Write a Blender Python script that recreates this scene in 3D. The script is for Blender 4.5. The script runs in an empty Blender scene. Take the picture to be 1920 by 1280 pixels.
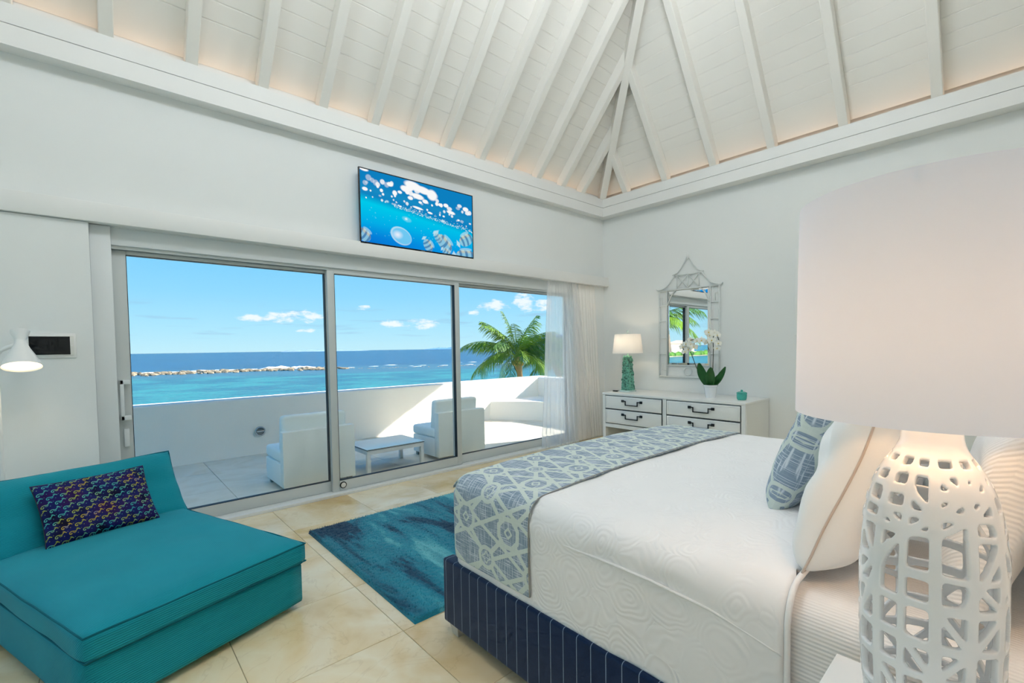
import bpy, bmesh, math, random
import numpy as np
from mathutils import Vector, Matrix, noise as mnoise

random.seed(7); rng = np.random.default_rng(7)
SC = bpy.context.scene
COL = SC.collection
pi = math.pi

# ------------------------------------------------------------------ camera
cam_d = bpy.data.cameras.new('camera'); cam = bpy.data.objects.new('camera', cam_d); COL.objects.link(cam)
cam_d.sensor_width = 36.0; cam_d.lens = 864.9 / 1920 * 36.0
cam_d.shift_y = 43.43 / 1920
cam_d.clip_start = 0.02; cam_d.clip_end = 60000
R_ = Vector((0.74504557, -0.66683973, -0.01522744)); U_ = Vector((0.03546684, 0.01680871, 0.99922949)); F_ = Vector((0.66606997, 0.74501157, -0.03617395))
cam.matrix_world = Matrix(((R_.x, U_.x, -F_.x, 0), (R_.y, U_.y, -F_.y, 0), (R_.z, U_.z, -F_.z, 1.45), (0, 0, 0, 1)))
SC.camera = cam
SC.view_settings.view_transform = 'Standard'; SC.view_settings.look = 'None'
SC.view_settings.exposure = 0.0; SC.view_settings.gamma = 1.0; SC.view_settings.use_curve_mapping = False
SC.cycles.max_bounces = 7; SC.cycles.diffuse_bounces = 5; SC.cycles.glossy_bounces = 3; SC.cycles.transmission_bounces = 4; SC.cycles.transparent_max_bounces = 10
SC.cycles.use_adaptive_sampling = True; SC.cycles.adaptive_threshold = .055; SC.cycles.adaptive_min_samples = 12
SC.cycles.caustics_reflective = False; SC.cycles.caustics_refractive = False
SC.cycles.use_denoising = True; SC.cycles.use_light_tree = False

def S(r, g, b):
    f = lambda c: (c / 255 / 12.92) if c / 255 <= .04045 else ((c / 255 + .055) / 1.055) ** 2.4
    return (f(r), f(g), f(b), 1.0)

# light levels
SUN_W = 12.5; SKY_W = 1.12; COVE_W = 3.8; FILL_GLOBE_L = 41.0; BED_LAMP_W = 3.4; DRESSER_LAMP_W = 2.8; READ_W = 2.0

# ------------------------------------------------------------------ sky
class NT:
    def __init__(s, tree): s.t = tree; s.n = tree.nodes; s.l = tree.links
    def new(s, typ, **kw):
        n = s.n.new(typ)
        for k, v in kw.items():
            if k.startswith('i_'): n.inputs[k[2:].replace('_', ' ')].default_value = v
            else: setattr(n, k, v)
        return n
    def link(s, a, b): s.l.new(a, b)
    def math(s, op, a, b=None, c=None, clamp=False):
        n = s.n.new('ShaderNodeMath'); n.operation = op; n.use_clamp = clamp
        for i, v in enumerate((a, b, c)):
            if v is None: continue
            if isinstance(v, (int, float)): n.inputs[i].default_value = v
            else: s.l.new(v, n.inputs[i])
        return n.outputs[0]
    def mix(s, fac, a, b, blend='MIX'):
        n = s.n.new('ShaderNodeMix'); n.data_type = 'RGBA'; n.blend_type = blend
        for sock, v in ((n.inputs[0], fac), (n.inputs[6], a), (n.inputs[7], b)):
            if isinstance(v, (int, float)): sock.default_value = v
            elif isinstance(v, tuple): sock.default_value = v
            else: s.l.new(v, sock)
        return n.outputs[2]
    def smooth(s, x, a, b):
        n = s.n.new('ShaderNodeMapRange'); n.interpolation_type = 'SMOOTHSTEP'
        n.inputs[1].default_value = a; n.inputs[2].default_value = b; s.l.new(x, n.inputs[0]); return n.outputs[0]
    def ramp(s, x, stops, interp='LINEAR'):
        n = s.n.new('ShaderNodeValToRGB'); n.color_ramp.interpolation = interp
        e = n.color_ramp.elements
        while len(e) < len(stops): e.new(.5)
        for el, (p, c) in zip(e, stops): el.position = p; el.color = c
        s.l.new(x, n.inputs[0]); return n.outputs[0]

world = bpy.data.worlds.new('sky'); SC.world = world; world.use_nodes = True
w = NT(world.node_tree); w.n.clear()
wo = w.new('ShaderNodeOutputWorld'); bg = w.new('ShaderNodeBackground'); bg.inputs[1].default_value = SKY_W
tc = w.new('ShaderNodeTexCoord'); sx = w.new('ShaderNodeSeparateXYZ'); w.link(tc.outputs['Generated'], sx.inputs[0])
skycol = w.ramp(sx.outputs[2], [(0.0, S(190, 231, 244)), (.045, S(170, 224, 246)), (.11, S(142, 211, 246)), (.2, S(116, 198, 244)), (.45, S(86, 164, 226)), (1.0, S(62, 130, 205))])
az = w.math('MULTIPLY', w.math('ARCTAN2', sx.outputs[0], sx.outputs[1]), 180 / pi)
el = w.math('MULTIPLY', w.math('ARCSINE', sx.outputs[2]), 180 / pi)
cv = w.new('ShaderNodeCombineXYZ'); w.link(w.math('MULTIPLY', az, .55), cv.inputs[0]); w.link(w.math('MULTIPLY', el, 1.15), cv.inputs[1])
nz = w.new('ShaderNodeTexNoise'); nz.inputs['Scale'].default_value = 1.3; nz.inputs['Detail'].default_value = 5; nz.inputs['Roughness'].default_value = .6
w.link(cv.outputs[0], nz.inputs['Vector'])
tot = None
clouds = [(12.4, 3.7, 1.6, .55), (15.2, 3.75, 2.0, .75), (18.1, 3.9, 2.2, .85), (17.9, 2.3, 1.2, .3), (27.3, 3.15, 1.8, .55), (31.0, 3.05, 2.4, .75),
          (43.4, 5.6, 1.5, 1.5), (45.9, 5.0, 1.6, 1.1), (39.8, 5.3, 2.4, .8), (24.0, 5.0, 1.0, .35), (37.4, 4.4, 1.0, .4),
          (-40, 5, 8, 1.5), (80, 5, 10, 1.8)]
for (a, e, wa, we) in clouds:
    qa = w.math('POWER', w.math('ABSOLUTE', w.math('DIVIDE', w.math('SUBTRACT', az, a), wa)), 2.0)
    qe = w.math('POWER', w.math('ABSOLUTE', w.math('DIVIDE', w.math('SUBTRACT', el, e), we)), 2.0)
    m = w.math('SUBTRACT', 1.0, w.math('ADD', qa, qe))
    tot = m if tot is None else w.math('MAXIMUM', tot, m)
dens = w.smooth(w.math('ADD', w.math('MAXIMUM', tot, -1.0), w.math('MULTIPLY', w.math('SUBTRACT', nz.outputs[0], .55), 3.6)), 0.0, .95)
# thin grey-blue streaks low over the sea
cs = w.new('ShaderNodeCombineXYZ'); w.link(w.math('MULTIPLY', az, .16), cs.inputs[0]); w.link(w.math('MULTIPLY', el, 1.6), cs.inputs[1])
nz2 = w.new('ShaderNodeTexNoise'); nz2.inputs['Scale'].default_value = 1.0; nz2.inputs['Detail'].default_value = 3; w.link(cs.outputs[0], nz2.inputs['Vector'])
band = w.math('MULTIPLY', w.smooth(el, .8, 2.2), w.math('SUBTRACT', 1.0, w.smooth(el, 4.0, 6.5)))
streak = w.math('MULTIPLY', w.smooth(nz2.outputs[0], .53, .75), band)
c1 = w.mix(w.math('MULTIPLY', streak, .55), skycol, S(150, 190, 222))
c2 = w.mix(w.math('MULTIPLY', dens, .88), c1, S(242, 246, 252))
w.link(c2, bg.inputs[0]); w.link(bg.outputs[0], wo.inputs[0])
world.cycles.sampling_method = 'MANUAL'; world.cycles.sample_map_resolution = 256

# ------------------------------------------------------------------ sun
sd = bpy.data.lights.new('sun', 'SUN'); sd.energy = SUN_W; sd.angle = math.radians(.6); sd.color = (1, .95, .87)
sun = bpy.data.objects.new('sun', sd); COL.objects.link(sun)
sun.rotation_euler = Vector((-1.72, .60, -1.0)).to_track_quat('-Z', 'Y').to_euler(); sun.location = (12, -3, 9)

# ------------------------------------------------------------------ materials
M = {}
def mat(name, color=(.8, .8, .8, 1), rough=.5, spec=.5, metal=0.0, var=0.0, vscale=6.0, bump=0.0, bscale=60.0, sheen=0.0, trans=0.0, randv=0.0, coat=0.0):
    m = bpy.data.materials.new(name); m.use_nodes = True; t = NT(m.node_tree); M[name] = m
    b = t.n['Principled BSDF']; b.inputs['Roughness'].default_value = rough; b.inputs['Specular IOR Level'].default_value = spec; b.inputs['Metallic'].default_value = metal
    if sheen: b.inputs['Sheen Weight'].default_value = sheen
    if coat: b.inputs['Coat Weight'].default_value = coat; b.inputs['Coat Roughness'].default_value = .05
    tcn = t.new('ShaderNodeTexCoord'); n = t.new('ShaderNodeTexNoise'); n.inputs['Scale'].default_value = vscale; n.inputs['Detail'].default_value = 5
    t.link(tcn.outputs['Object'], n.inputs['Vector'])
    lo = tuple(c * (1 - var) for c in color[:3]) + (1,); hi = tuple(min(1, c * (1 + var)) for c in color[:3]) + (1,)
    col = t.mix(n.outputs[0], lo, hi)
    if randv:
        oi = t.new('ShaderNodeObjectInfo'); hs = t.new('ShaderNodeHueSaturation')
        t.link(t.math('ADD', t.math('MULTIPLY', oi.outputs['Random'], 2 * randv), 1 - randv), hs.inputs['Value']); t.link(col, hs.inputs['Color']); col = hs.outputs[0]
    t.link(col, b.inputs['Base Color'])
    if bump:
        n2 = t.new('ShaderNodeTexNoise'); n2.inputs['Scale'].default_value = bscale; n2.inputs['Detail'].default_value = 4; t.link(tcn.outputs['Object'], n2.inputs['Vector'])
        bp = t.new('ShaderNodeBump'); bp.inputs['Strength'].default_value = bump; bp.inputs['Distance'].default_value = .01; t.link(n2.outputs[0], bp.inputs['Height']); t.link(bp.outputs[0], b.inputs['Normal'])
    m['col'] = 1
    return m
def parts_of(m):
    t = NT(m.node_tree); return t, t.n['Principled BSDF'], next(x for x in t.n if x.type == 'TEX_COORD')

mat('plaster', S(238, 240, 238), .75, .25, var=.015, vscale=1.5, bump=.03, bscale=120)
mat('ceiling_paint', S(243, 240, 233), .55, .3, var=.015, vscale=2)
mat('trim_paint', S(240, 240, 237), .5, .35, var=.01)
mat('white_lacquer', S(240, 241, 239), .35, .45, var=.01)
mat('white_metal', S(226, 230, 230), .4, .5, var=.01)
mat('grey_frame', S(204, 209, 207), .4, .5, var=.02)
mat('dark_gasket', S(40, 46, 52), .5, .4)
mat('gap_grey', S(96, 104, 108), .7, .2)
mat('black_metal', S(22, 24, 28), .4, .5, var=.1)
mat('black_plastic', S(8, 9, 11), .25, .5)
mat('chrome', S(200, 204, 206), .18, .5, metal=1.0)
mat('grout', S(176, 164, 138), .9, .1, var=.1)
mat('terrace_grout', S(190, 182, 166), .9, .1, var=.1)
mat('stucco', S(250, 245, 237), .85, .2, var=.02, vscale=3, bump=.1, bscale=90)
mat('wicker_white', S(240, 246, 245), .6, .3, var=.03, bump=.3, bscale=180)
mat('outdoor_fabric', S(238, 246, 246), .8, .2, var=.02)
mat('pale_foot', S(150, 150, 146), .5, .4)
mat('mirror_glass', (.93, .95, .95, 1), .0, .5, metal=1.0)
mat('orchid_leaf', S(34, 92, 38), .35, .5, var=.25, vscale=14)
mat('orchid_stem', S(60, 62, 34), .5, .4, var=.2)
mat('orchid_petal', S(250, 249, 240), .5, .3, var=.02)
mat('orchid_lip', S(235, 205, 90), .5, .3, var=.1)
mat('soil', S(54, 40, 28), .95, .1, var=.4, vscale=60)
mat('turquoise_stone', S(92, 152, 132), .4, .5, var=.6, vscale=30, randv=.6)
mat('acrylic', S(205, 225, 220), .08, .6)
mat('frond', S(112, 148, 42), .6, .15, var=.45, vscale=1.2)
mat('frond_dark', S(68, 110, 40), .6, .15, var=.45, vscale=1.2)
mat('palm_bark', S(150, 126, 92), .9, .2, var=.3, vscale=9, bump=.5, bscale=14)
mat('coconut', S(168, 140, 70), .6, .3, var=.3)
mat('rock', S(150, 136, 114), .9, .2, var=.35, vscale=.7)
mat('foam', S(246, 249, 250), .8, .2, var=.02)
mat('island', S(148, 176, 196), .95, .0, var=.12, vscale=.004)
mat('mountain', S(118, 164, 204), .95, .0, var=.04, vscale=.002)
mat('sand', S(204, 188, 156), .95, .1, var=.12, vscale=.4)
mat('shrub_green', S(84, 128, 52), .8, .2, var=.4, vscale=2)
mat('house_wall', S(232, 222, 204), .85, .2, var=.03)
mat('house_roof', S(206, 186, 164), .85, .2, var=.1)
mat('pinstripe_leg', S(206, 202, 194), .4, .5)
mat('sheet_white', S(244, 243, 241), .85, .2, sheen=.1)
mat('pillow_white', S(243, 243, 242), .85, .2, var=.01, sheen=.1, bump=.12, bscale=25)
mat('piping_taupe', S(206, 190, 178), .8, .2)
mat('headboard_white', S(236, 236, 232), .8, .2, var=.01)
mat('ceramic_white', S(240, 241, 242), .08, .6, var=.005, coat=.5)
mat('brass', S(214, 180, 120), .3, .5, metal=1.0)
mat('jar_glass', S(70, 176, 160), .1, .6, var=.2, vscale=60)
mat('artwork', S(232, 236, 237), .7, .2, var=.01)
mat('tabletop_glass', S(208, 222, 228), .08, .6)
mat('piping_teal', S(12, 104, 118), .8, .2)
mat('tablet_body', S(232, 232, 226), .35, .5)
mat('roof_concrete', S(232, 230, 224), .85, .2)

def glass_mat(name, tint, ior=1.5, rough=0.0):
    m = bpy.data.materials.new(name); m.use_nodes = True; t = NT(m.node_tree); t.n.clear(); M[name] = m
    o = t.new('ShaderNodeOutputMaterial'); tr = t.new('ShaderNodeBsdfTransparent'); tr.inputs[0].default_value = tint
    gl = t.new('ShaderNodeBsdfGlossy'); gl.inputs['Roughness'].default_value = rough
    fr = t.new('ShaderNodeFresnel'); fr.inputs[0].default_value = ior; mx = t.new('ShaderNodeMixShader')
    gm = t.new('ShaderNodeNewGeometry'); t.link(t.math('MULTIPLY', fr.outputs[0], t.math('SUBTRACT', 1.0, gm.outputs['Backfacing'])), mx.inputs[0]); t.link(tr.outputs[0], mx.inputs[1]); t.link(gl.outputs[0], mx.inputs[2]); t.link(mx.outputs[0], o.inputs[0]); return m
glass_mat('pane_glass', (.98, .993, .993, 1), 1.3)
glass_mat('clear_glass', (.55, .86, .8, 1), 1.45, .02)

def cloth_through(name, color, transp, transl, var=.02):
    m = bpy.data.materials.new(name); m.use_nodes = True; t = NT(m.node_tree); t.n.clear(); M[name] = m
    o = t.new('ShaderNodeOutputMaterial'); d = t.new('ShaderNodeBsdfDiffuse'); d.inputs[0].default_value = color
    tl = t.new('ShaderNodeBsdfTranslucent'); tl.inputs[0].default_value = color
    m1 = t.new('ShaderNodeMixShader'); m1.inputs[0].default_value = transl; t.link(d.outputs[0], m1.inputs[1]); t.link(tl.outputs[0], m1.inputs[2])
    tcn = t.new('ShaderNodeTexCoord'); n = t.new('ShaderNodeTexNoise'); n.inputs['Scale'].default_value = 180; t.link(tcn.outputs['Object'], n.inputs['Vector'])
    bp = t.new('ShaderNodeBump'); bp.inputs['Strength'].default_value = .05; bp.inputs['Distance'].default_value = .001; t.link(n.outputs[0], bp.inputs['Height']); t.link(bp.outputs[0], d.inputs['Normal'])
    last = m1.outputs[0]
    if transp:
        tr = t.new('ShaderNodeBsdfTransparent'); m2 = t.new('ShaderNodeMixShader'); m2.inputs[0].default_value = transp
        t.link(last, m2.inputs[1]); t.link(tr.outputs[0], m2.inputs[2]); last = m2.outputs[0]
    t.link(last, o.inputs[0]); return m
cloth_through('sheer', S(254, 254, 255), .40, .7)
cloth_through('linen_curtain', S(250, 248, 244), .0, .12)
cloth_through('shade_linen', S(236, 240, 252), .0, .12)
cloth_through('shade_cream', S(246, 245, 244), .0, .42)

def emit(name, color, strength):
    m = bpy.data.materials.new(name); m.use_nodes = True; t = NT(m.node_tree); t.n.clear(); M[name] = m
    o = t.new('ShaderNodeOutputMaterial'); e = t.new('ShaderNodeEmission'); e.inputs[0].default_value = color; e.inputs[1].default_value = strength; t.link(e.outputs[0], o.inputs[0]); return m
emit('led', (1, .63, .38, 1), COVE_W)
emit('bulb_face', (1, .80, .52, 1), 3.5).cycles.emission_sampling = 'NONE'
emit('pendant_globe', (.865, .93, 1, 1), FILL_GLOBE_L)  # glow of the unseen globes added to fill the room

def build_special():
    # marble floor tile
    m = mat('marble_tile', S(233, 219, 188), .22, .5, randv=.04); t, b, tcn = parts_of(m)
    oi = t.new('ShaderNodeObjectInfo'); ad = t.new('ShaderNodeVectorMath'); ad.operation = 'ADD'
    mul = t.new('ShaderNodeVectorMath'); mul.operation = 'SCALE'; t.link(oi.outputs['Location'], mul.inputs[0]); mul.inputs[3].default_value = 3.7
    t.link(tcn.outputs['Object'], ad.inputs[0]); t.link(mul.outputs[0], ad.inputs[1])
    n1 = t.new('ShaderNodeTexNoise'); n1.inputs['Scale'].default_value = 1.8; n1.inputs['Detail'].default_value = 6; n1.inputs['Distortion'].default_value = .8; t.link(ad.outputs[0], n1.inputs['Vector'])
    n2 = t.new('ShaderNodeTexNoise'); n2.inputs['Scale'].default_value = 3.2; n2.inputs['Detail'].default_value = 8; n2.inputs['Distortion'].default_value = 1.6; t.link(ad.outputs[0], n2.inputs['Vector'])
    base = t.ramp(n1.outputs[0], [(.28, S(218, 184, 124)), (.45, S(238, 214, 168)), (.6, S(245, 230, 196)), (.8, S(232, 206, 154))])
    vein = t.smooth(t.math('ABSOLUTE', t.math('SUBTRACT', n2.outputs[0], .52)), .0, .02)
    col = t.mix(t.math('MULTIPLY', t.math('SUBTRACT', 1.0, vein), .16), base, S(190, 160, 112))
    hs = t.new('ShaderNodeHueSaturation'); t.link(t.math('ADD', t.math('MULTIPLY', oi.outputs['Random'], .1), .95), hs.inputs['Value']); t.link(col, hs.inputs['Color'])
    t.link(hs.outputs[0], b.inputs['Base Color']); t.link(t.math('ADD', t.math('MULTIPLY', n1.outputs[0], .12), .16), b.inputs['Roughness'])
    # terrace stone tile
    m = mat('terrace_tile', S(226, 218, 204), .5, .4); t, b, tcn = parts_of(m)
    oi = t.new('ShaderNodeObjectInfo'); ad = t.new('ShaderNodeVectorMath'); ad.operation = 'ADD'
    t.link(tcn.outputs['Object'], ad.inputs[0]); t.link(oi.outputs['Location'], ad.inputs[1])
    n1 = t.new('ShaderNodeTexNoise'); n1.inputs['Scale'].default_value = 1.6; n1.inputs['Detail'].default_value = 7; n1.inputs['Distortion'].default_value = 1.0; t.link(ad.outputs[0], n1.inputs['Vector'])
    t.link(t.ramp(n1.outputs[0], [(.3, S(216, 202, 176)), (.5, S(236, 226, 208)), (.7, S(224, 212, 190))]), b.inputs['Base Color'])
    # corduroy
    for nm, colr in (('corduroy', (23, 138, 148)), ):
        m = mat(nm, S(*colr), .8, .15, sheen=.08); t, b, tcn = parts_of(m)
        s = t.new('ShaderNodeSeparateXYZ'); t.link(tcn.outputs['Object'], s.inputs[0])
        ph = t.math('MULTIPLY', t.math('ADD', s.outputs[1], s.outputs[2]), 2 * pi / .0095)
        rib = t.math('ADD', t.math('MULTIPLY', t.math('SINE', ph), .5), .5)
        n1 = t.new('ShaderNodeTexNoise'); n1.inputs['Scale'].default_value = 3; n1.inputs['Detail'].default_value = 4; t.link(tcn.outputs['Object'], n1.inputs['Vector'])
        c = t.mix(n1.outputs[0], S(18, 146, 164), S(32, 172, 192)); c = t.mix(t.math('MULTIPLY', rib, .55), c, S(8, 104, 116), 'MIX')
        t.link(c, b.inputs['Base Color'])
        bp = t.new('ShaderNodeBump'); bp.inputs['Strength'].default_value = .5; bp.inputs['Distance'].default_value = .003; bp.invert = True; t.link(rib, bp.inputs['Height']); t.link(bp.outputs[0], b.inputs['Normal'])
    # navy pinstripe, stripes counted along y (side) or x (foot)
    for nm, ax in (('pinstripe_side', 1), ('pinstripe_foot', 0)):
        m = mat(nm, S(14, 40, 84), .8, .2, sheen=.2); t, b, tcn = parts_of(m)
        s = t.new('ShaderNodeSeparateXYZ'); t.link(tcn.outputs['Object'], s.inputs[0])
        fr = t.math('FRACT', t.math('DIVIDE', s.outputs[ax], .066))
        ln = t.math('LESS_THAN', t.math('ABSOLUTE', t.math('SUBTRACT', fr, .5)), .022)
        n1 = t.new('ShaderNodeTexNoise'); n1.inputs['Scale'].default_value = 220; t.link(tcn.outputs['Object'], n1.inputs['Vector'])
        c = t.mix(n1.outputs[0], S(4, 30, 62), S(10, 44, 82)); t.link(t.mix(t.math('MULTIPLY', ln, .75), c, S(150, 172, 196)), b.inputs['Base Color'])
    # matelasse quilt
    m = mat('quilt_white', S(244, 243, 243), .85, .2, sheen=.1); t, b, tcn = parts_of(m)
    n1 = t.new('ShaderNodeTexNoise'); n1.inputs['Scale'].default_value = 5; t.link(tcn.outputs['Object'], n1.inputs['Vector'])
    vm = t.new('ShaderNodeMix'); vm.data_type = 'VECTOR'; vm.inputs[0].default_value = .12; t.link(tcn.outputs['Object'], vm.inputs[4]); t.link(n1.outputs['Color'], vm.inputs[5])
    vo = t.new('ShaderNodeTexVoronoi'); vo.inputs['Scale'].default_value = 9.0; t.link(vm.outputs[1], vo.inputs['Vector'])
    rings = t.math('SINE', t.math('MULTIPLY', vo.outputs['Distance'], 44.0))
    bp = t.new('ShaderNodeBump'); bp.inputs['Strength'].default_value = .2; bp.inputs['Distance'].default_value = .005; t.link(t.math('MULTIPLY', rings, t.smooth(n1.outputs[0], .35, .6)), bp.inputs['Height']); t.link(bp.outputs[0], b.inputs['Normal'])
    # ribbed sheet
    m = mat('sheet_ribbed', S(244, 243, 242), .8, .2); t, b, tcn = parts_of(m)
    s = t.new('ShaderNodeSeparateXYZ'); t.link(tcn.outputs['Object'], s.inputs[0])
    rib = t.math('SINE', t.math('MULTIPLY', t.math('ADD', s.outputs[2], s.outputs[0]), 2 * pi / .011))
    bp = t.new('ShaderNodeBump'); bp.inputs['Strength'].default_value = .25; bp.inputs['Distance'].default_value = .003; t.link(rib, bp.inputs['Height']); t.link(bp.outputs[0], b.inputs['Normal'])
    # lattice fabric (pattern stored as a distance on the mesh)
    m = mat('lattice_fabric', S(120, 140, 160), .85, .2); t, b, tcn = parts_of(m)
    at = t.new('ShaderNodeAttribute'); at.attribute_name = 'pat'; uvn = t.new('ShaderNodeAttribute'); uvn.attribute_name = 'flat'
    s = t.new('ShaderNodeSeparateXYZ'); t.link(uvn.outputs['Vector'], s.inputs[0])
    def slub(k):
        c = t.new('ShaderNodeCombineXYZ'); t.link(t.math('MULTIPLY', s.outputs[0], 260.0 if k else 9.0), c.inputs[0]); t.link(t.math('MULTIPLY', s.outputs[1], 9.0 if k else 260.0), c.inputs[1])
        n = t.new('ShaderNodeTexNoise'); n.inputs['Scale'].default_value = 1.0; n.inputs['Detail'].default_value = 2; t.link(c.outputs[0], n.inputs['Vector']); return n.outputs[0]
    th = t.math('MAXIMUM', t.smooth(slub(0), .52, .66), t.smooth(slub(1), .52, .66))
    ground = t.mix(t.math('MULTIPLY', th, .85), S(136, 155, 173), S(224, 232, 237))
    bandc = t.mix(t.math('MULTIPLY', th, .3), S(208, 219, 212), S(230, 236, 229))
    edge = t.smooth(at.outputs['Fac'], -.0012, .0012)
    t.link(t.mix(edge, bandc, ground), b.inputs['Base Color'])
    bp = t.new('ShaderNodeBump'); bp.inputs['Strength'].default_value = .4; bp.inputs['Distance'].default_value = .003; bp.invert = True; t.link(edge, bp.inputs['Height']); t.link(bp.outputs[0], b.inputs['Normal'])
    # seahorse batik
    m = mat('seahorse_fabric', S(20, 22, 50), .8, .2); t, b, tcn = parts_of(m)
    at = t.new('ShaderNodeAttribute'); at.attribute_name = 'pat'; uvn = t.new('ShaderNodeAttribute'); uvn.attribute_name = 'flat'
    n1 = t.new('ShaderNodeTexNoise'); n1.inputs['Scale'].default_value = 7; n1.inputs['Detail'].default_value = 3; t.link(uvn.outputs['Vector'], n1.inputs['Vector'])
    n2 = t.new('ShaderNodeTexNoise'); n2.inputs['Scale'].default_value = 8; n2.inputs['Detail'].default_value = 2; n2.noise_dimensions = '4D'; n2.inputs['W'].default_value = 3.1; t.link(uvn.outputs['Vector'], n2.inputs['Vector'])
    gr = t.ramp(n1.outputs[0], [(.35, S(16, 12, 36)), (.5, S(26, 32, 96)), (.62, S(48, 22, 82)), (.72, S(14, 20, 56))])
    li = t.ramp(n2.outputs[0], [(.34, S(44, 168, 176)), (.46, S(92, 186, 168)), (.54, S(170, 178, 60)), (.64, S(206, 170, 52)), (.74, S(78, 124, 190))])
    t.link(t.mix(t.smooth(at.outputs['Fac'], -.0004, .0006), li, gr), b.inputs['Base Color'])
    # rug
    m = mat('rug_pile', S(30, 110, 130), .95, .1, sheen=.3); t, b, tcn = parts_of(m)
    mp = t.new('ShaderNodeMapping'); mp.inputs['Rotation'].default_value = (0, 0, math.radians(-16)); mp.inputs['Scale'].default_value = (2.0, .42, 1); t.link(tcn.outputs['Object'], mp.inputs[0])
    n1 = t.new('ShaderNodeTexNoise'); n1.inputs['Scale'].default_value = 1.55; n1.inputs['Detail'].default_value = 6; n1.inputs['Roughness'].default_value = .55; n1.inputs['Distortion'].default_value = .7; t.link(mp.outputs[0], n1.inputs['Vector'])
    c = t.ramp(n1.outputs[0], [(.32, S(10, 46, 72)), (.46, S(16, 68, 96)), (.50, S(32, 122, 144)), (.58, S(40, 142, 162)), (.645, S(108, 188, 194)), (.74, S(36, 130, 152))])
    n3 = t.new('ShaderNodeTexNoise'); n3.inputs['Scale'].default_value = 160; t.link(tcn.outputs['Object'], n3.inputs['Vector'])
    hs = t.new('ShaderNodeHueSaturation'); t.link(t.math('ADD', t.math('MULTIPLY', n3.outputs[0], .8), .6), hs.inputs['Value']); t.link(c, hs.inputs['Color']); t.link(hs.outputs[0], b.inputs['Base Color'])
    # sea: colour follows the depth of the water - lagoon, reef flat, open sea
    m = mat('sea_water', S(20, 110, 180), .25, .35); t, b, tcn = parts_of(m)
    s = t.new('ShaderNodeSeparateXYZ'); t.link(tcn.outputs['Object'], s.inputs[0])
    n1 = t.new('ShaderNodeTexNoise'); n1.inputs['Scale'].default_value = .035; n1.inputs['Detail'].default_value = 6; t.link(tcn.outputs['Object'], n1.inputs['Vector'])
    n2 = t.new('ShaderNodeTexNoise'); n2.inputs['Scale'].default_value = .12; n2.inputs['Detail'].default_value = 6; t.link(tcn.outputs['Object'], n2.inputs['Vector'])
    far = t.math('ADD', t.math('ADD', s.outputs[1], t.math('MULTIPLY', s.outputs[0], .42)), t.math('MULTIPLY', t.math('SUBTRACT', n1.outputs[0], .5), 26.0))
    lag = t.mix(t.smooth(n2.outputs[0], .36, .66), S(14, 94, 114), S(44, 136, 136))
    reefc = t.mix(n2.outputs[0], S(58, 86, 114), S(54, 104, 122))
    deep = t.mix(t.smooth(n1.outputs[0], .35, .65), S(4, 56, 100), S(10, 74, 120))
    c = t.mix(t.smooth(far, 118, 140), lag, reefc); c = t.mix(t.smooth(far, 168, 200), c, deep)
    c = t.mix(t.smooth(s.outputs[1], 500, 3500), c, S(5, 57, 102)); t.link(c, b.inputs['Base Color'])
    n4 = t.new('ShaderNodeTexNoise'); n4.inputs['Scale'].default_value = .7; n4.inputs['Detail'].default_value = 8; t.link(tcn.outputs['Object'], n4.inputs['Vector'])
    bp = t.new('ShaderNodeBump'); bp.inputs['Strength'].default_value = .7; bp.inputs['Distance'].default_value = .5; t.link(n4.outputs[0], bp.inputs['Height']); t.link(bp.outputs[0], b.inputs['Normal'])
    # television picture
    m = bpy.data.materials.new('screen_picture'); m.use_nodes = True; t = NT(m.node_tree); t.n.clear(); M['screen_picture'] = m
    o = t.new('ShaderNodeOutputMaterial'); a = t.new('ShaderNodeAttribute'); a.attribute_name = 'picture'; e = t.new('ShaderNodeEmission'); e.inputs[1].default_value = .95
    t.link(a.outputs['Color'], e.inputs[0]); t.link(e.outputs[0], o.inputs[0]); m.cycles.emission_sampling = 'NONE'
    # green leaves let light through
    for nm in ('frond', 'frond_dark'):
        m = M[nm]; b = m.node_tree.nodes['Principled BSDF']; b.inputs['Transmission Weight'].default_value = 0.0; b.inputs['Subsurface Weight'].default_value = 0.0
build_special()

# ------------------------------------------------------------------ mesh helpers
def WM(o):
    return (WM(o.parent) @ o.matrix_parent_inverse @ o.matrix_basis) if o.parent else o.matrix_basis.copy()
def par(o, p):
    o.parent = p; o.matrix_parent_inverse = WM(p).inverted(); return o
def mk(name, verts, faces, m, parent=None, smooth=False, local=False):
    me = bpy.data.meshes.new(name); me.from_pydata([tuple(v) for v in verts], [], faces); me.update()
    if smooth: me.polygons.foreach_set('use_smooth', [True] * len(me.polygons))
    me.materials.append(M[m]); o = bpy.data.objects.new(name, me)
    COL.objects.link(o)
    if parent is not None:
        o.parent = parent
        if not local: par(o, parent)
    return o
def fromb(name, bm, m, parent=None, smooth=False, local=False):
    me = bpy.data.meshes.new(name); bmesh.ops.recalc_face_normals(bm, faces=bm.faces[:]); bm.to_mesh(me); bm.free()
    if smooth: me.polygons.foreach_set('use_smooth', [True] * len(me.polygons))
    me.materials.append(M[m]); o = bpy.data.objects.new(name, me); COL.objects.link(o)
    if parent is not None:
        o.parent = parent
        if not local: par(o, parent)
    return o
def autosmooth(o, ang=35):
    o.data.polygons.foreach_set('use_smooth', [True] * len(o.data.polygons))
    o.data.set_sharp_from_angle(angle=math.radians(ang)); return o
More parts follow.
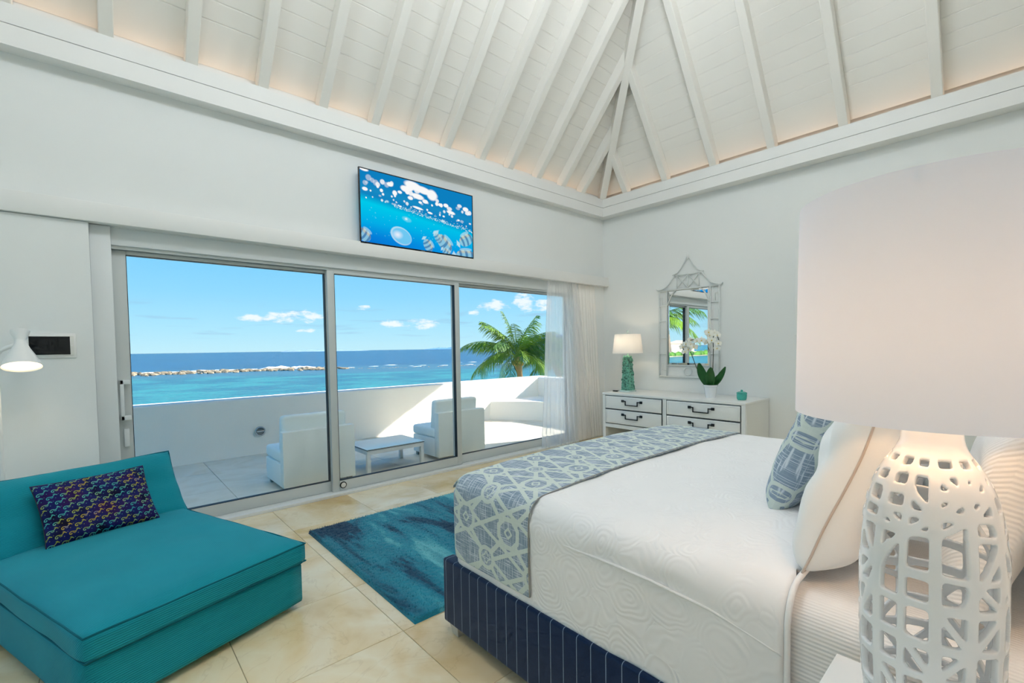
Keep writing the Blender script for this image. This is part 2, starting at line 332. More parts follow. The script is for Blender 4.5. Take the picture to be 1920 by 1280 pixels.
def bbox(bm, x0, x1, y0, y1, z0, z1, bev=0.0, seg=2):
    r = bmesh.ops.create_cube(bm, size=1.0); vs = r['verts']
    for v in vs: v.co = Vector(((x0 + x1) / 2 + v.co.x * (x1 - x0), (y0 + y1) / 2 + v.co.y * (y1 - y0), (z0 + z1) / 2 + v.co.z * (z1 - z0)))
    if bev:
        es = list({e for v in vs for e in v.link_edges}); bmesh.ops.bevel(bm, geom=es, offset=bev, segments=seg, affect='EDGES', profile=.5)
def box(name, x0, x1, y0, y1, z0, z1, m, parent=None, bev=0.0, seg=2, local=False):
    bm = bmesh.new(); bbox(bm, x0, x1, y0, y1, z0, z1, bev, seg); o = fromb(name, bm, m, parent, local=local)
    if bev: autosmooth(o, 40)
    return o
def boxes(name, lst, m, parent=None, bev=0.0, local=False):
    bm = bmesh.new()
    for b in lst: bbox(bm, *b, bev)
    return fromb(name, bm, m, parent, local=local)
def tube_data(path, rad, n=8, closed=False):
    P = [Vector(p) for p in path]; vs = []; fs = []
    k = len(P); rads = rad if isinstance(rad, (list, tuple)) else [rad] * k
    prev = None
    for i in range(k):
        a = P[(i - 1) % k] if (closed or i > 0) else P[i]; b = P[(i + 1) % k] if (closed or i < k - 1) else P[i]
        d = (b - a); d = d.normalized() if d.length > 1e-9 else Vector((0, 0, 1))
        if prev is None:
            s = d.cross(Vector((0, 0, 1))); s = s if s.length > .05 else d.cross(Vector((1, 0, 0)))
        else: s = prev - d * prev.dot(d)
        s.normalize(); prev = s; q = d.cross(s)
        for j in range(n):
            an = 2 * pi * j / n; vs.append(P[i] + (s * math.cos(an) + q * math.sin(an)) * rads[i])
    for i in range(k if closed else k - 1):
        for j in range(n):
            a = i * n + j; b = i * n + (j + 1) % n; i2 = (i + 1) % k; fs.append((a, b, i2 * n + (j + 1) % n, i2 * n + j))
    if not closed: fs.append(tuple(range(n - 1, -1, -1))); fs.append(tuple((k - 1) * n + j for j in range(n)))
    return vs, fs
def tube(name, path, rad, m, parent=None, n=8, closed=False, local=False):
    vs, fs = tube_data(path, rad, n, closed); return mk(name, vs, fs, m, parent, True, local)
def merge(parts):
    V = []; Fc = []
    for vs, fs in parts:
        o = len(V); V += list(vs); Fc += [tuple(i + o for i in f) for f in fs]
    return V, Fc
def lathe_data(prof, c=(0, 0), n=40, capb=False, capt=False):
    vs = []; fs = []; k = len(prof)
    for r, z in prof:
        for j in range(n): a = 2 * pi * j / n; vs.append((c[0] + r * math.cos(a), c[1] + r * math.sin(a), z))
    for i in range(k - 1):
        for j in range(n): fs.append((i * n + j, i * n + (j + 1) % n, (i + 1) * n + (j + 1) % n, (i + 1) * n + j))
    if capb: fs.append(tuple(range(n - 1, -1, -1)))
    if capt: fs.append(tuple((k - 1) * n + j for j in range(n)))
    return vs, fs
def lathe(name, prof, c, m, parent=None, n=40, capb=False, capt=False, local=False):
    vs, fs = lathe_data(prof, c, n, capb, capt); return autosmooth(mk(name, vs, fs, m, parent, True, local), 50)
def tag(o, label, cat=None, group=None, kind=None):
    o['label'] = label
    if cat: o['category'] = cat
    if group: o['group'] = group
    if kind: o['kind'] = kind
    return o
def thing(name, loc, label, cat, rz=0.0, group=None, kind=None):
    o = bpy.data.objects.new(name, None); COL.objects.link(o); o.location = loc; o.rotation_euler = (0, 0, rz)
    o.matrix_basis = Matrix.Translation(Vector(loc)) @ Matrix.Rotation(rz, 4, 'Z'); o.empty_display_size = .1
    return tag(o, label, cat, group, kind)
def setattr_f(o, name, vals):
    a = o.data.attributes.new(name, 'FLOAT', 'POINT'); a.data.foreach_set('value', np.asarray(vals, np.float32).ravel())
def setattr_v(o, name, vals):
    a = o.data.attributes.new(name, 'FLOAT_VECTOR', 'POINT'); a.data.foreach_set('vector', np.asarray(vals, np.float32).ravel())
def grid_faces(nu, nv, off=0, closed_u=False):
    fs = []
    for i in range(nu if closed_u else nu - 1):
        i2 = (i + 1) % nu
        for j in range(nv - 1): fs.append((off + i * nv + j, off + i2 * nv + j, off + i2 * nv + j + 1, off + i * nv + j + 1))
    return fs

# ------------------------------------------------------------------ room shell
WX, YW = 6.12, 4.59; XL, YF = -2.60, -1.35       # dresser wall, window wall, far-left wall, head wall (inner faces)
XC, YC, ZCB, ZCT = 5.95, 4.47, 3.476, 3.745      # cornice faces and heights
YFC, XLC = YF + .12, XL + .17
SW, SD = 1.12, 1.35                               # roof pitches
OX0, OX1, OZ = .02, 5.42, 2.40                    # opening of the sliding doors

floor = thing('floor', (0, 0, 0), 'polished cream marble tile floor of the bedroom', 'floor', kind='structure')
box('grout_bed', XL - .2, WX + .2, YF - .2, 4.86, -.12, -.004, 'grout', floor)
TX, TY = .685, .605
bm = bmesh.new(); bbox(bm, -TX / 2 + .0015, TX / 2 - .0015, -TY / 2 + .0015, TY / 2 - .0015, -.012, 0, .0012, 1); tile_me = bpy.data.meshes.new('tile'); bm.to_mesh(tile_me); bm.free(); tile_me.materials.append(M['marble_tile'])
i0 = math.floor((XL - 1.12) / TX); 
for i in range(i0, 8):
    for j in range(-6, 5):
        x0 = 1.12 + i * TX; y0 = 2.125 + j * TY
        if x0 > WX or y0 > 4.55 or x0 + TX < XL or y0 + TY < YF: continue
        o = bpy.data.objects.new('tile', tile_me); COL.objects.link(o); o.parent = floor; o.location = (x0 + TX / 2, y0 + TY / 2, 0)

def poly_prism(name, outline, z0, z1, m, parent=None):
    n = len(outline); vs = [(x, y, z0) for x, y in outline] + [(x, y, z1) for x, y in outline]
    fs = [tuple(range(n - 1, -1, -1)), tuple(range(n, 2 * n))] + [(i, (i + 1) % n, n + (i + 1) % n, n + i) for i in range(n)]
    return mk(name, vs, fs, m, parent)

ZT = 4.02
wb = boxes('wall_back', [(XL - .2, WX + .2, YW, 4.86, OZ, ZT), (XL - .2, OX0 - .045, 4.52, 4.86, 0, OZ), (OX1, WX + .2, YW, 4.86, 0, OZ)], 'plaster')
tag(wb, 'white plaster wall above and beside the sliding glass doors', 'wall', kind='structure')
wr = box('wall_right', WX, WX + .2, YF - .2, YW, 0, ZT, 'plaster'); tag(wr, 'white plaster wall behind the dresser and mirror', 'wall', kind='structure')
hwl = box('wall_headboard', .35, 4.45, -.36, -.232, 0, 1.30, 'plaster', bev=.004); tag(hwl, 'low white partition wall behind the bed headboard', 'wall', kind='structure')
# end wall with nothing in it, left wall with a glazed opening added for daylight
wf = box('wall_front', XL - .2, WX, YF - .2, YF, 0, ZT, 'plaster'); tag(wf, 'white plaster end wall beyond the bed partition', 'wall', kind='structure')
wl = boxes('wall_left', [(XL - .2, XL, YF, .35, 0, ZT), (XL - .2, XL, 4.0, 4.52, 0, ZT), (XL - .2, XL, .35, 4.0, 2.4, ZT)], 'plaster'); tag(wl, 'white plaster side wall with tall glazed doors opposite the dresser', 'wall', kind='structure')

hb = box('trim_1', XL, WX, 4.49, YW, 2.405, 2.545, 'trim_paint', bev=.004); tag(hb, 'white header beam with curtain pocket over the sliding doors', 'beam', kind='structure')

# cornice with cove light behind it
def cornice(name, x0, x1, y0, y1, axis, sign, label):
    r = thing(name, ((x0 + x1) / 2, (y0 + y1) / 2, ZCB), label, 'cornice', kind='structure')
    zl = ZCB + .135
    if axis == 'x':
        f = y0 if sign < 0 else y1; b = y1 if sign < 0 else y0; s = 1 if sign < 0 else -1
        box('lower_fascia', x0, x1, *sorted((f, b)), ZCB, zl, 'trim_paint', r)
        box('backing', x0, x1, *sorted((f + s * .016, f + s * .034)), zl - .001, ZCT - .01, 'trim_paint', r); box('upper_fascia', x0, x1, *sorted((f, f + s * .016)), zl + .006, ZCT, 'trim_paint', r)
        led = box('light_strip', x0 + .2, x1 - .2, *sorted((f + s * .055, f + s * .075)), zl + .004, zl + .014, 'led', r)
    else:
        f = x0 if sign < 0 else x1; b = x1 if sign < 0 else x0; s = 1 if sign < 0 else -1
        box('lower_fascia', *sorted((f, b)), y0, y1, ZCB, zl, 'trim_paint', r)
        box('backing', *sorted((f + s * .016, f + s * .034)), y0, y1, zl - .001, ZCT - .01, 'trim_paint', r); box('upper_fascia', *sorted((f, f + s * .016)), y0, y1, zl + .006, ZCT, 'trim_paint', r)
        led = box('light_strip', *sorted((f + s * .06, f + s * .08)), y0 + .2, y1 - .2, zl + .004, zl + .014, 'led', r)
    tag(led, 'warm glowing strip light hidden behind the cornice')
cornice('trim_2', XL, XC + .02, YC, YW, 'x', -1, 'white two-step cornice along the wall above the television')
cornice('trim_3', XC, WX, YFC, YW, 'y', -1, 'white two-step cornice along the wall above the dresser mirror')
cornice('trim_4', XLC, XC, YF, YFC, 'x', 1, 'white cornice along the wall behind the bed')
cornice('trim_5', XL, XLC, YF, YC, 'y', 1, 'white cornice along the side wall far from the dresser')

# ceiling: hip roof of planks behind rafters
ceil = thing('ceiling', (1.7, 2.18, ZCT), 'white hip ceiling of boards and exposed rafters', 'ceiling', kind='structure')
ymid = (YC + YFC) / 2; hy = (YC - YFC) / 2; ZR = ZCT + .02 + SW * hy; hx = (ZR - ZCT - .02) / SD
xr1 = XC - hx; xr0 = XLC + hx; Z0 = ZCT + .02
RD = .13
offW = RD * math.sqrt(1 + SW * SW); offD = RD * math.sqrt(1 + SD * SD)
def slope_planks(kind):
    # d = distance inwards from the cornice face; a(d) .. b(d) extents along the eave
    s = SW if kind in 'BF' else SD; off = offW if kind in 'BF' else offD
    L = math.sqrt(1 + s * s); pw = .142 / L; D = hy if kind in 'BF' else hx
    d = -.12; first = True
    while d < D - .005:
        step = .34 / L if first else pw; d1 = min(d + step, D); first = False
        g = .0055 / L
        def pt(dd, end, dz):
            z = Z0 + off + s * dd + dz
            ext = dd * (SW / SD) if kind in 'BF' else dd * (SD / SW)
            if kind in 'BF':
                x = (XLC + ext, XC - ext)[end]; y = YC - dd if kind == 'B' else YFC + dd
            else:
                y = (YFC + ext, YC - ext)[end]; x = XC - dd if kind == 'R' else XLC + dd
            return (x, y, z)
        vs = [pt(d + g, 0, 0), pt(d + g, 1, 0), pt(d1 - g, 1, 0), pt(d1 - g, 0, 0), pt(d + g, 0, .03), pt(d + g, 1, .03), pt(d1 - g, 1, .03), pt(d1 - g, 0, .03)]
        # small chamfer on the lower edge of each board
        vs += [pt(d, 0, .009), pt(d, 1, .009), pt(d1, 1, .009), pt(d1, 0, .009)]
        fs = [(0, 3, 2, 1), (0, 1, 9, 8), (2, 3, 11, 10), (8, 9, 5, 4), (10, 11, 7, 6), (4, 5, 6, 7), (0, 8, 4, 7, 11, 3), (1, 2, 10, 6, 5, 9)]
        mk('plank', vs, fs, 'ceiling_paint', ceil)
        d = d1
for k in 'BRFL': slope_planks(k)
# roof deck that keeps the light out
e = .45
def rc(x, y, z): return (x, y, z)
zo = Z0 + .36 - e * 1.2
rv = [(XLC - e, YFC - e, zo), (XC + e, YFC - e, zo), (XC + e, YC + e, zo), (XLC - e, YC + e, zo), (xr0, ymid, ZR + .4), (xr1, ymid, ZR + .4)]
rv2 = [(x, y, z + .14) for x, y, z in rv]
rf = [(0, 1, 5, 4), (2, 3, 4, 5), (1, 2, 5), (3, 0, 4)]
mk('roof_deck', rv + rv2, [tuple(reversed(f)) for f in rf] + [tuple(i + 6 for i in f) for f in rf] + [(0, 6, 7, 1), (1, 7, 8, 2), (2, 8, 9, 3), (3, 9, 6, 0)], 'roof_concrete', ceil)
RW = .085
def rafter(kind, c):
    s = SW if kind in 'BF' else SD; off = (offW if kind in 'BF' else offD) - .004; h = RW / 2
    # runs up to the hip or the ridge
    if kind in 'BF':
        D = hy
        if c > xr1: D = (XC - c) * SD / SW
        if c < xr0: D = (c - XLC) * SD / SW
    else:
        dd = min(YC - c, c - YFC); D = min(hx, dd * SW / SD)
    if D < .05: return
    def pt(d, sd, up):
        z = Z0 + s * d + (off if up else 0)
        if kind == 'B': return (c + sd * h, YC - d, z)
        if kind == 'F': return (c + sd * h, YFC + d, z)
        if kind == 'R': return (XC - d, c + sd * h, z)
        return (XLC + d, c + sd * h, z)
    d0 = -.10
    b = .006
    vs = []
    for d in (d0, D + .03):
        for (sd, up, ddz) in ((-1, 1, 0), (-1, 0, b), (-1 + 2 * b / RW, 0, 0), (1 - 2 * b / RW, 0, 0), (1, 0, b), (1, 1, 0)):
            x, y, z = pt(d, sd, up); vs.append((x, y, z + ddz))
    fs = [(i, i + 1, i + 7, i + 6) for i in range(5)] + [(0, 6, 11, 5), tuple(range(5, -1, -1)), tuple(range(6, 12))]
    mk('rafter', vs, fs, 'ceiling_paint', ceil)
wx = [.159, .672, 1.190, 1.705, 2.225, 2.677, 3.105, 3.615, 4.075, 4.59, 5.09, 5.53]
for c in [x - .04 for x in wx] + [.12 - .51 * k for k in range(1, 5)]: rafter('B', c)
for c in [4.07, 3.42, 2.74, 2.05, 1.345, .61]: rafter('R', c); rafter('L', c)
for k in range(-4, 12): rafter('F', .12 + .5 * k)
def hip(p0, p1):
    p0 = Vector(p0); p1 = Vector(p1); d = (p1 - p0); s = Vector((d.y, -d.x, 0)).normalized() * .05; up = Vector((0, 0, .26))
    p0 = p0 - d * .05
    vs = [p0 - s, p0 + s, p0 + s + up, p0 - s + up, p1 - s, p1 + s, p1 + s + up, p1 - s + up]
    mk('hip_rafter', vs, [(0, 1, 2, 3), (4, 7, 6, 5), (0, 4, 5, 1), (1, 5, 6, 2), (2, 6, 7, 3), (3, 7, 4, 0)], 'ceiling_paint', ceil)
for (a, b_) in (((XC, YC), (xr1, ymid)), ((XC, YFC), (xr1, ymid)), ((XLC, YC), (xr0, ymid)), ((XLC, YFC), (xr0, ymid))):
    hip((*a, Z0 - .03), (*b_, ZR - .03))
box('ridge_beam', xr0 - .1, xr1 + .1, ymid - .06, ymid + .06, ZR - .05, ZR + .25, 'ceiling_paint', ceil)

# ------------------------------------------------------------------ sliding doors
door = thing('door_1', ((OX0 + OX1) / 2, 4.65, 0), 'three-panel sliding glass doors in pale grey frame opening to the sea terrace', 'sliding doors', kind='structure')
FZ = 2.235
box('frame_jamb', OX0 - .045, OX0 + .075, 4.575, 4.78, 0, OZ, 'white_metal', door, .004)
box('frame_jamb', OX1 - .06, OX1 + .02, 4.60, 4.78, 0, OZ, 'white_metal', door, .004)
box('frame_head', OX0 + .075, OX1 - .06, 4.60, 4.78, FZ + .035, OZ, 'white_metal', door, .004)
box('head_track', OX0 + .075, OX1 - .06, 4.62, 4.76, FZ + .012, FZ + .036, 'grey_frame', door)
box('sill_track', OX0 - .02, OX1, 4.545, 4.80, -.004, .028, 'white_metal', door, .004)
def panel(x0, x1, y, ls, rs, handle=False, stop=False):
    zt = FZ + .010; zb = .03; bt = .135; tp = FZ - .02; t = .022
    p = thing('door_panel', ((x0 + x1) / 2, y, zb), 'sliding panel', None); del p['label']
    par(p, door)
    def sub(*a, **k): return box(*a, parent=p, **k)
    sub('stile', x0, x0 + ls, y - t, y + t, zb, zt, 'grey_frame', bev=.003)
    sub('stile', x1 - rs, x1, y - t, y + t, zb, zt, 'grey_frame', bev=.003)
    sub('bottom_rail', x0 + ls, x1 - rs, y - t, y + t, zb, bt, 'grey_frame', bev=.003)
    sub('top_rail', x0 + ls, x1 - rs, y - t, y + t, tp, zt, 'grey_frame', bev=.003)
    gs = [(x0 + ls - .001, x0 + ls + .003, y - t - .001, y + t + .001, bt, tp), (x1 - rs - .006, x1 - rs + .001, y - t - .001, y + t + .001, bt, tp), (x0 + ls, x1 - rs, y - t - .001, y + t + .001, bt - .001, bt + .003), (x0 + ls, x1 - rs, y - t - .001, y + t + .001, tp - .003, tp + .001)]
    boxes('gasket', gs, 'dark_gasket', p)
    sub('pane', x0 + ls, x1 - rs, y - .004, y + .004, bt, tp, 'pane_glass')
    if handle:
        hx = x0 + .035
        sub('handle', hx - .012, hx + .012, y - t - .062, y - t - .044, .94, 1.25, 'white_metal', bev=.004)
        sub('handle_bracket', hx - .012, hx + .05, y - t - .062, y - t, 1.215, 1.25, 'white_metal', bev=.004)
        sub('handle_bracket', hx - .012, hx + .05, y - t - .062, y - t, .94, .975, 'white_metal', bev=.004)
        sub('lock_plate', hx + .002, hx + .035, y - t - .022, y - t, .73, .87, 'white_metal', bev=.005)
    if stop:
        vs, fs = merge([lathe_data([(.0, 0), (.031, 0), (.034, .004), (.034, .012), (.026, .016)], n=28)]); vs = [(1.80 + v[0], y - t - v[2], .088 + v[1]) for v in vs]
        a = autosmooth(mk('lock_ring', vs, fs, 'black_plastic')); vs, fs = lathe_data([(.0, .017), (.02, .017), (.026, .013), (.026, .0)], n=28); vs = [(1.80 + v[0], y - t - v[2], .088 + v[1]) for v in vs]
        b = autosmooth(mk('lock_button', vs, fs, 'tablet_body'))
        par(a, p); par(b, p)
panel(.085, 1.765, 4.69, .095, .07, handle=True)
panel(1.70, 3.285, 4.64, .07, .07, stop=True)
panel(3.22, 5.36, 4.69, .07, .07)
# unseen glazed doors added in the side wall to let in daylight
daylight_door = thing('door_2', (XL - .1, 2.17, 0), 'tall glazed doors in the side wall facing the dresser', 'glazed doors', kind='structure')
for (a, b_) in ((.35, 2.17), (2.17, 4.0)):
    boxes('door_frame', [(XL - .12, XL - .07, a, a + .07, 0, 2.4), (XL - .12, XL - .07, b_ - .07, b_, 0, 2.4), (XL - .12, XL - .07, a + .07, b_ - .07, 0, .12), (XL - .12, XL - .07, a + .07, b_ - .07, 2.32, 2.4)], 'grey_frame', daylight_door)
    box('pane', XL - .099, XL - .091, a + .07, b_ - .07, .12, 2.32, 'pane_glass', daylight_door)

# ------------------------------------------------------------------ terrace and sea
ter = thing('terrace_floor', (0, 6, -.03), 'pale stone tiled terrace floor outside the glass doors', 'terrace', kind='structure')
box('bed_slab', -9, 9.5, 4.8, 7.7, -.3, -.045, 'terrace_grout', ter)
bm = bmesh.new(); bbox(bm, -.448, .448, -.448, .448, -.02, 0, .002, 1); tme = bpy.data.meshes.new('terrace_tile'); bm.to_mesh(tme); bm.free(); tme.materials.append(M['terrace_tile'])
for i in range(-4, 9):
    for j in range(3):
        o = bpy.data.objects.new('terrace_tile', tme); COL.objects.link(o); o.parent = ter; o.matrix_parent_inverse = ter.matrix_basis.inverted(); o.location = (.99 + i * .9 - .45, 5.31 + j * .9, -.022)
# parapet: rounded top, slightly battered inner face
def extrude_profile(name, prof, a, b, m, parent=None):
    # prof: (offset from inner face outwards, z); a, b: end points of inner face in plan, outwards is left of a->b
    A = Vector((*a, 0)); B = Vector((*b, 0)); d = (B - A).normalized(); o = Vector((-d.y, d.x, 0)); n = len(prof)
    vs = [A + o * p + Vector((0, 0, z)) for p, z in prof] + [B + o * p + Vector((0, 0, z)) for p, z in prof]
    fs = [(i, i + 1, n + i + 1, n + i) for i in range(n - 1)] + [tuple(range(n - 1, -1, -1)), tuple(range(n, 2 * n))]
    return autosmooth(mk(name, vs, fs, m, parent), 40)
pprof = [(-.06, -.05), (-.045, 0), (-.02, .08), (0, .25), (.0, .72)] + [(.03 - .03 * math.cos(t), .76 + .03 * math.sin(t)) for t in np.linspace(0, pi / 2, 6)] + [(.27, .79), (.3, .76), (.3, -5)]
par_w = extrude_profile('parapet_wall', pprof, (-9, 7.42), (7.75, 7.42), 'stucco'); tag(par_w, 'long white stucco parapet wall between terrace and sea', 'parapet', kind='structure')
par_r = extrude_profile('parapet_return', [(p, z * .985) for p, z in pprof], (7.42, 7.42), (7.42, 4.86), 'stucco')
# outwards of return is +x: direction (0,-1) has its left at (+1,0)
tag(par_r, 'white stucco return wall closing the terrace behind the corner bench', 'parapet', kind='structure')
bench = poly_prism('terrace_bench', [(6.02, 7.44), (7.44, 7.44), (7.44, 5.65)], -.03, .345, 'stucco'); 
for v in bench.data.vertices:
    if v.co.z < .1 and abs(v.co.x - 6.02) < .01: v.co.x -= .10
    if v.co.z < .1 and v.co.y < 6: v.co.y -= .12
tag(bench, 'low white stucco corner bench built against the parapet', 'bench', kind='structure')
vent = thing('wall_light', (1.70, 7.40, .30), 'round metal bulkhead light set in the parapet wall', 'wall light')
vs, fs = lathe_data([(.048, .0), (.052, .02), (.06, .028), (.07, .02), (.072, 0)], n=32); mk('ring', [(1.70 + v[0], 7.405 - v[2], .30 + v[1]) for v in vs], fs, 'chrome', vent, True)
vs, fs = lathe_data([(.0, .012), (.05, .008)], n=32); mk('lens', [(1.70 + v[0], 7.405 - v[2], .30 + v[1]) for v in vs], fs, 'pale_foot', vent, True)
box('bar', 1.648, 1.752, 7.372, 7.392, .29, .312, 'chrome', vent, .006)
rov = boxes('roof_overhang', [(-8, 9.12, 4.862, 6.02, 3.24, 3.40), (6.5, 9.12, -3, 4.862, 3.24, 3.40)], 'roof_concrete'); tag(rov, 'white roof slab shading the near half of the terrace', 'roof', kind='structure')  # second box: unseen slab added to block a sun streak on the terrace

sea = bpy.data.meshes.new('sea'); rr = 26000
mk('sea', [(-rr, 30, -4), (rr, 30, -4), (rr, rr, -4), (-rr, rr, -4)], [(0, 1, 2, 3)], 'sea_water')
bpy.data.meshes.remove(sea)
tag(bpy.data.objects['sea'], 'turquoise lagoon deepening to blue sea up to the horizon', 'sea', kind='stuff')
gr = poly_prism('beach_ground', [(-120, 7.9), (120, 7.9), (120, 31), (25, 33), (-18, 31), (-40, 24), (-120, 24)], -8, -3.9, 'sand'); tag(gr, 'sandy shore below the terrace wall', 'ground', kind='structure')
lft = poly_prism('headland_ground', [(-480, 100), (-190, 112), (-150, 128), (-180, 170), (-480, 200)], -8, -3.6, 'sand'); tag(lft, 'low sandy headland along the coast seen in the mirror', 'ground', kind='structure')

def ico(sub=1):
    bm = bmesh.new(); bmesh.ops.create_icosphere(bm, subdivisions=sub, radius=1.0); vs = [v.co.copy() for v in bm.verts]; fs = [tuple(v.index for v in f.verts) for f in bm.faces]; bm.free(); return vs, fs
ICO = ico(1)
def reef_y(x): return np.interp(x, [-260, 5, 28, 52, 60, 80, 110], [168, 150, 150, 143, 131, 124, 110])
prt = []
for k in range(1500):
    x = random.uniform(-160, 60) if k < 1250 else random.uniform(56, 112)
    wd = 9 if x < 52 else 4
    y = reef_y(x) + random.gauss(0, wd * .5); s = random.uniform(.25, .95) * (1 if x < 56 else .45)
    prt.append(([(x + v.x * s * random.uniform(.8, 1.6), y + v.y * s, -4.15 + v.z * s * .62 + random.uniform(0, .35) * (x < 56)) for v in ICO[0]], ICO[1]))
vs, fs = merge(prt); reef = mk('reef_rocks', vs, fs, 'rock'); tag(reef, 'narrow reef of pale coral rubble breaking the sea', 'reef', kind='stuff')
prt = []
for k in range(900):
    x = random.uniform(-160, 51); y = reef_y(x) + 11 + abs(random.gauss(0, 2.4)); s = random.uniform(.4, 1.2)
    hgt = .3 if x < 38 else .75
    prt.append(([(x + v.x * s * 2.6, y + v.y * s, -4.05 + v.z * s * hgt * random.uniform(.3, 1)) for v in ICO[0]], ICO[1]))
for k in range(22):
    x = random.uniform(58, 130); y = reef_y(x) + random.uniform(4, 40); s = random.uniform(.2, .6)
    prt.append(([(x + v.x * s * 5, y + v.y * s, -4.03 + v.z * s * .3) for v in ICO[0]], ICO[1]))
vs, fs = merge(prt); fo = mk('surf_foam', vs, fs, 'foam', smooth=True); tag(fo, 'white surf breaking along the seaward side of the reef', 'surf', kind='stuff')
def island(name, az0, az1, dist, hts, m, label, cat):
    n = len(hts) * 5; vs = []; fs = []
    for i in range(n):
        t = i / (n - 1); a = math.radians(az0 + (az1 - az0) * t); h = float(np.interp(t, np.linspace(0, 1, len(hts)), hts)) * (1 + .22 * mnoise.noise(Vector((t * 31, az0, 0))))
        dx, dy = math.sin(a), math.cos(a)
        for (dd, hh) in ((-.012, 0), (-.004, .75), (0, 1), (.01, .6), (.03, 0)): vs.append((dx * dist * (1 + dd), dy * dist * (1 + dd), -4 + h * hh))
    fs = grid_faces(n, 5)
    return tag(mk(name, vs, fs, m, smooth=True), label, cat)
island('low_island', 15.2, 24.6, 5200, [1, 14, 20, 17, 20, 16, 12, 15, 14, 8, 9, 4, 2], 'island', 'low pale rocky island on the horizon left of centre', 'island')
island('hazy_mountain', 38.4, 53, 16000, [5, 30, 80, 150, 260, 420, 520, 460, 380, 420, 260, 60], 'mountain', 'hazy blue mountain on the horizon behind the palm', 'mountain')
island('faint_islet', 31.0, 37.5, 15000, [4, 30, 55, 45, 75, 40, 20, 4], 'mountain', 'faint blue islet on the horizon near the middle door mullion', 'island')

# palms
def frond_data(L, lift, droop, n=40, width=.62):
    # rachis leaves along +x and lifts, leaflets on both sides; local coords
    vs = []; fs = []; path = []
    for i in range(15):
        t = i / 14; ang = lift - droop * t ** 1.4
        if i == 0: p = Vector((0, 0, 0))
        else: p = path[-1] + Vector((math.cos(ang), 0, math.sin(ang))) * (L / 14)
        path.append(p)
    tv, tf = tube_data(path, [.03 * (1 - .85 * i / 14) for i in range(15)], 5); vs += tv; fs += tf
    for k in range(n):
        t = .14 + .85 * k / (n - 1); fi = t * 14; i = min(int(fi), 13); p = path[i].lerp(path[i + 1], fi - i); d = (path[i + 1] - path[i]).normalized()
        ll = L * .27 * math.sin(pi * min(1, .2 + .74 * t)) ** .7 * random.uniform(.8, 1.1) + .06
        for sd in (-1, 1):
            side = Vector((0, sd, 0)); dirv = (d * random.uniform(.7, 1.0) + side * .85 + Vector((0, 0, -.25 + random.uniform(-.35, .2)))).normalized()
            tip = p + dirv * ll + Vector((0, 0, -.42 * ll)); mid = p + dirv * ll * .55 + Vector((0, 0, -.10 * ll)); wv = d * .0165 * (L / 2.5)
            b = len(vs); vs += [p - wv * .6, p + wv * .6, mid + wv, mid - wv, tip]; fs += [(b, b + 1, b + 2, b + 3), (b + 3, b + 2, b + 4)]
    return vs, fs
def palm(name, base, crown, size, label, nf, seed, fmat='frond', extra=()):
    random.seed(seed)
    r = thing(name, base, label, 'palm tree'); b = Vector(base); c = Vector(crown)
    path = [b.lerp(c, i / 10) + Vector((.25 * math.sin(i / 10 * pi), 0, 0)) for i in range(11)]
    rads = [.24 - .10 * i / 10 + (.015 if i % 2 else 0) for i in range(11)]; rads[9] *= 1.25; rads[10] *= 1.1
    tube('trunk', path, rads, 'palm_bark', r, 12)
    lst = [(2 * pi * (k * .618), 1.35 - 1.45 * (k / nf) ** .9 + random.uniform(-.1, .1), random.uniform(.85, 1.25) * (.9 + .5 * k / nf), size * random.uniform(.85, 1.08)) for k in range(nf)] + list(extra)
    for (a, lift, droop, L) in lst:
        vs, fs = frond_data(L, lift, droop, 54); ca, sa = math.cos(a), math.sin(a); tw = random.uniform(-.35, .35)
        out = []
        for v in vs:
            y = v.y * math.cos(tw) - 0; z = v.z + v.y * math.sin(tw)
            out.append((c.x + v.x * ca - y * sa, c.y + v.x * sa + y * ca, c.z + z))
        mk('frond', out, fs, random.choice([fmat, fmat, 'frond_dark']), r)
    for k in range(7):
        a = random.uniform(0, 2 * pi); q = random.uniform(.2, .32); z = c.z - .18 - random.uniform(0, .25)
        mk('coconut', [(c.x + q * math.cos(a) + v.x * .11, c.y + q * math.sin(a) + v.y * .11, z + v.z * .13) for v in ICO[0]], ICO[1], 'coconut', r, True)
palm('coconut_palm', (17.9, 19.4, -4), (17.6, 19.25, .95), 2.95, 'tall green coconut palm rising behind the parapet right of the door mullion', 24, 3,
     extra=[(math.radians(140), .75, 1.25, 3.4), (math.radians(146), 1.15, .8, 2.9), (math.radians(-40), .95, 1.5, 3.0), (math.radians(-50), .55, 1.5, 3.0), (math.radians(-20), 1.3, .5, 2.7), (math.radians(128), 1.45, .4, 2.7)])
palm('coconut_palm', (22.4, 19.0, -4), (21.6, 20.2, .45), 2.5, 'shorter palm half hidden by the white sheer curtain', 14, 5, 'frond_dark')
palm('coconut_palm', (-13.2, 15.4, -4), (-13.0, 15.2, 2.9), 3.4, 'palm down the coast seen only in the dresser mirror', 16, 8)
random.seed(11)
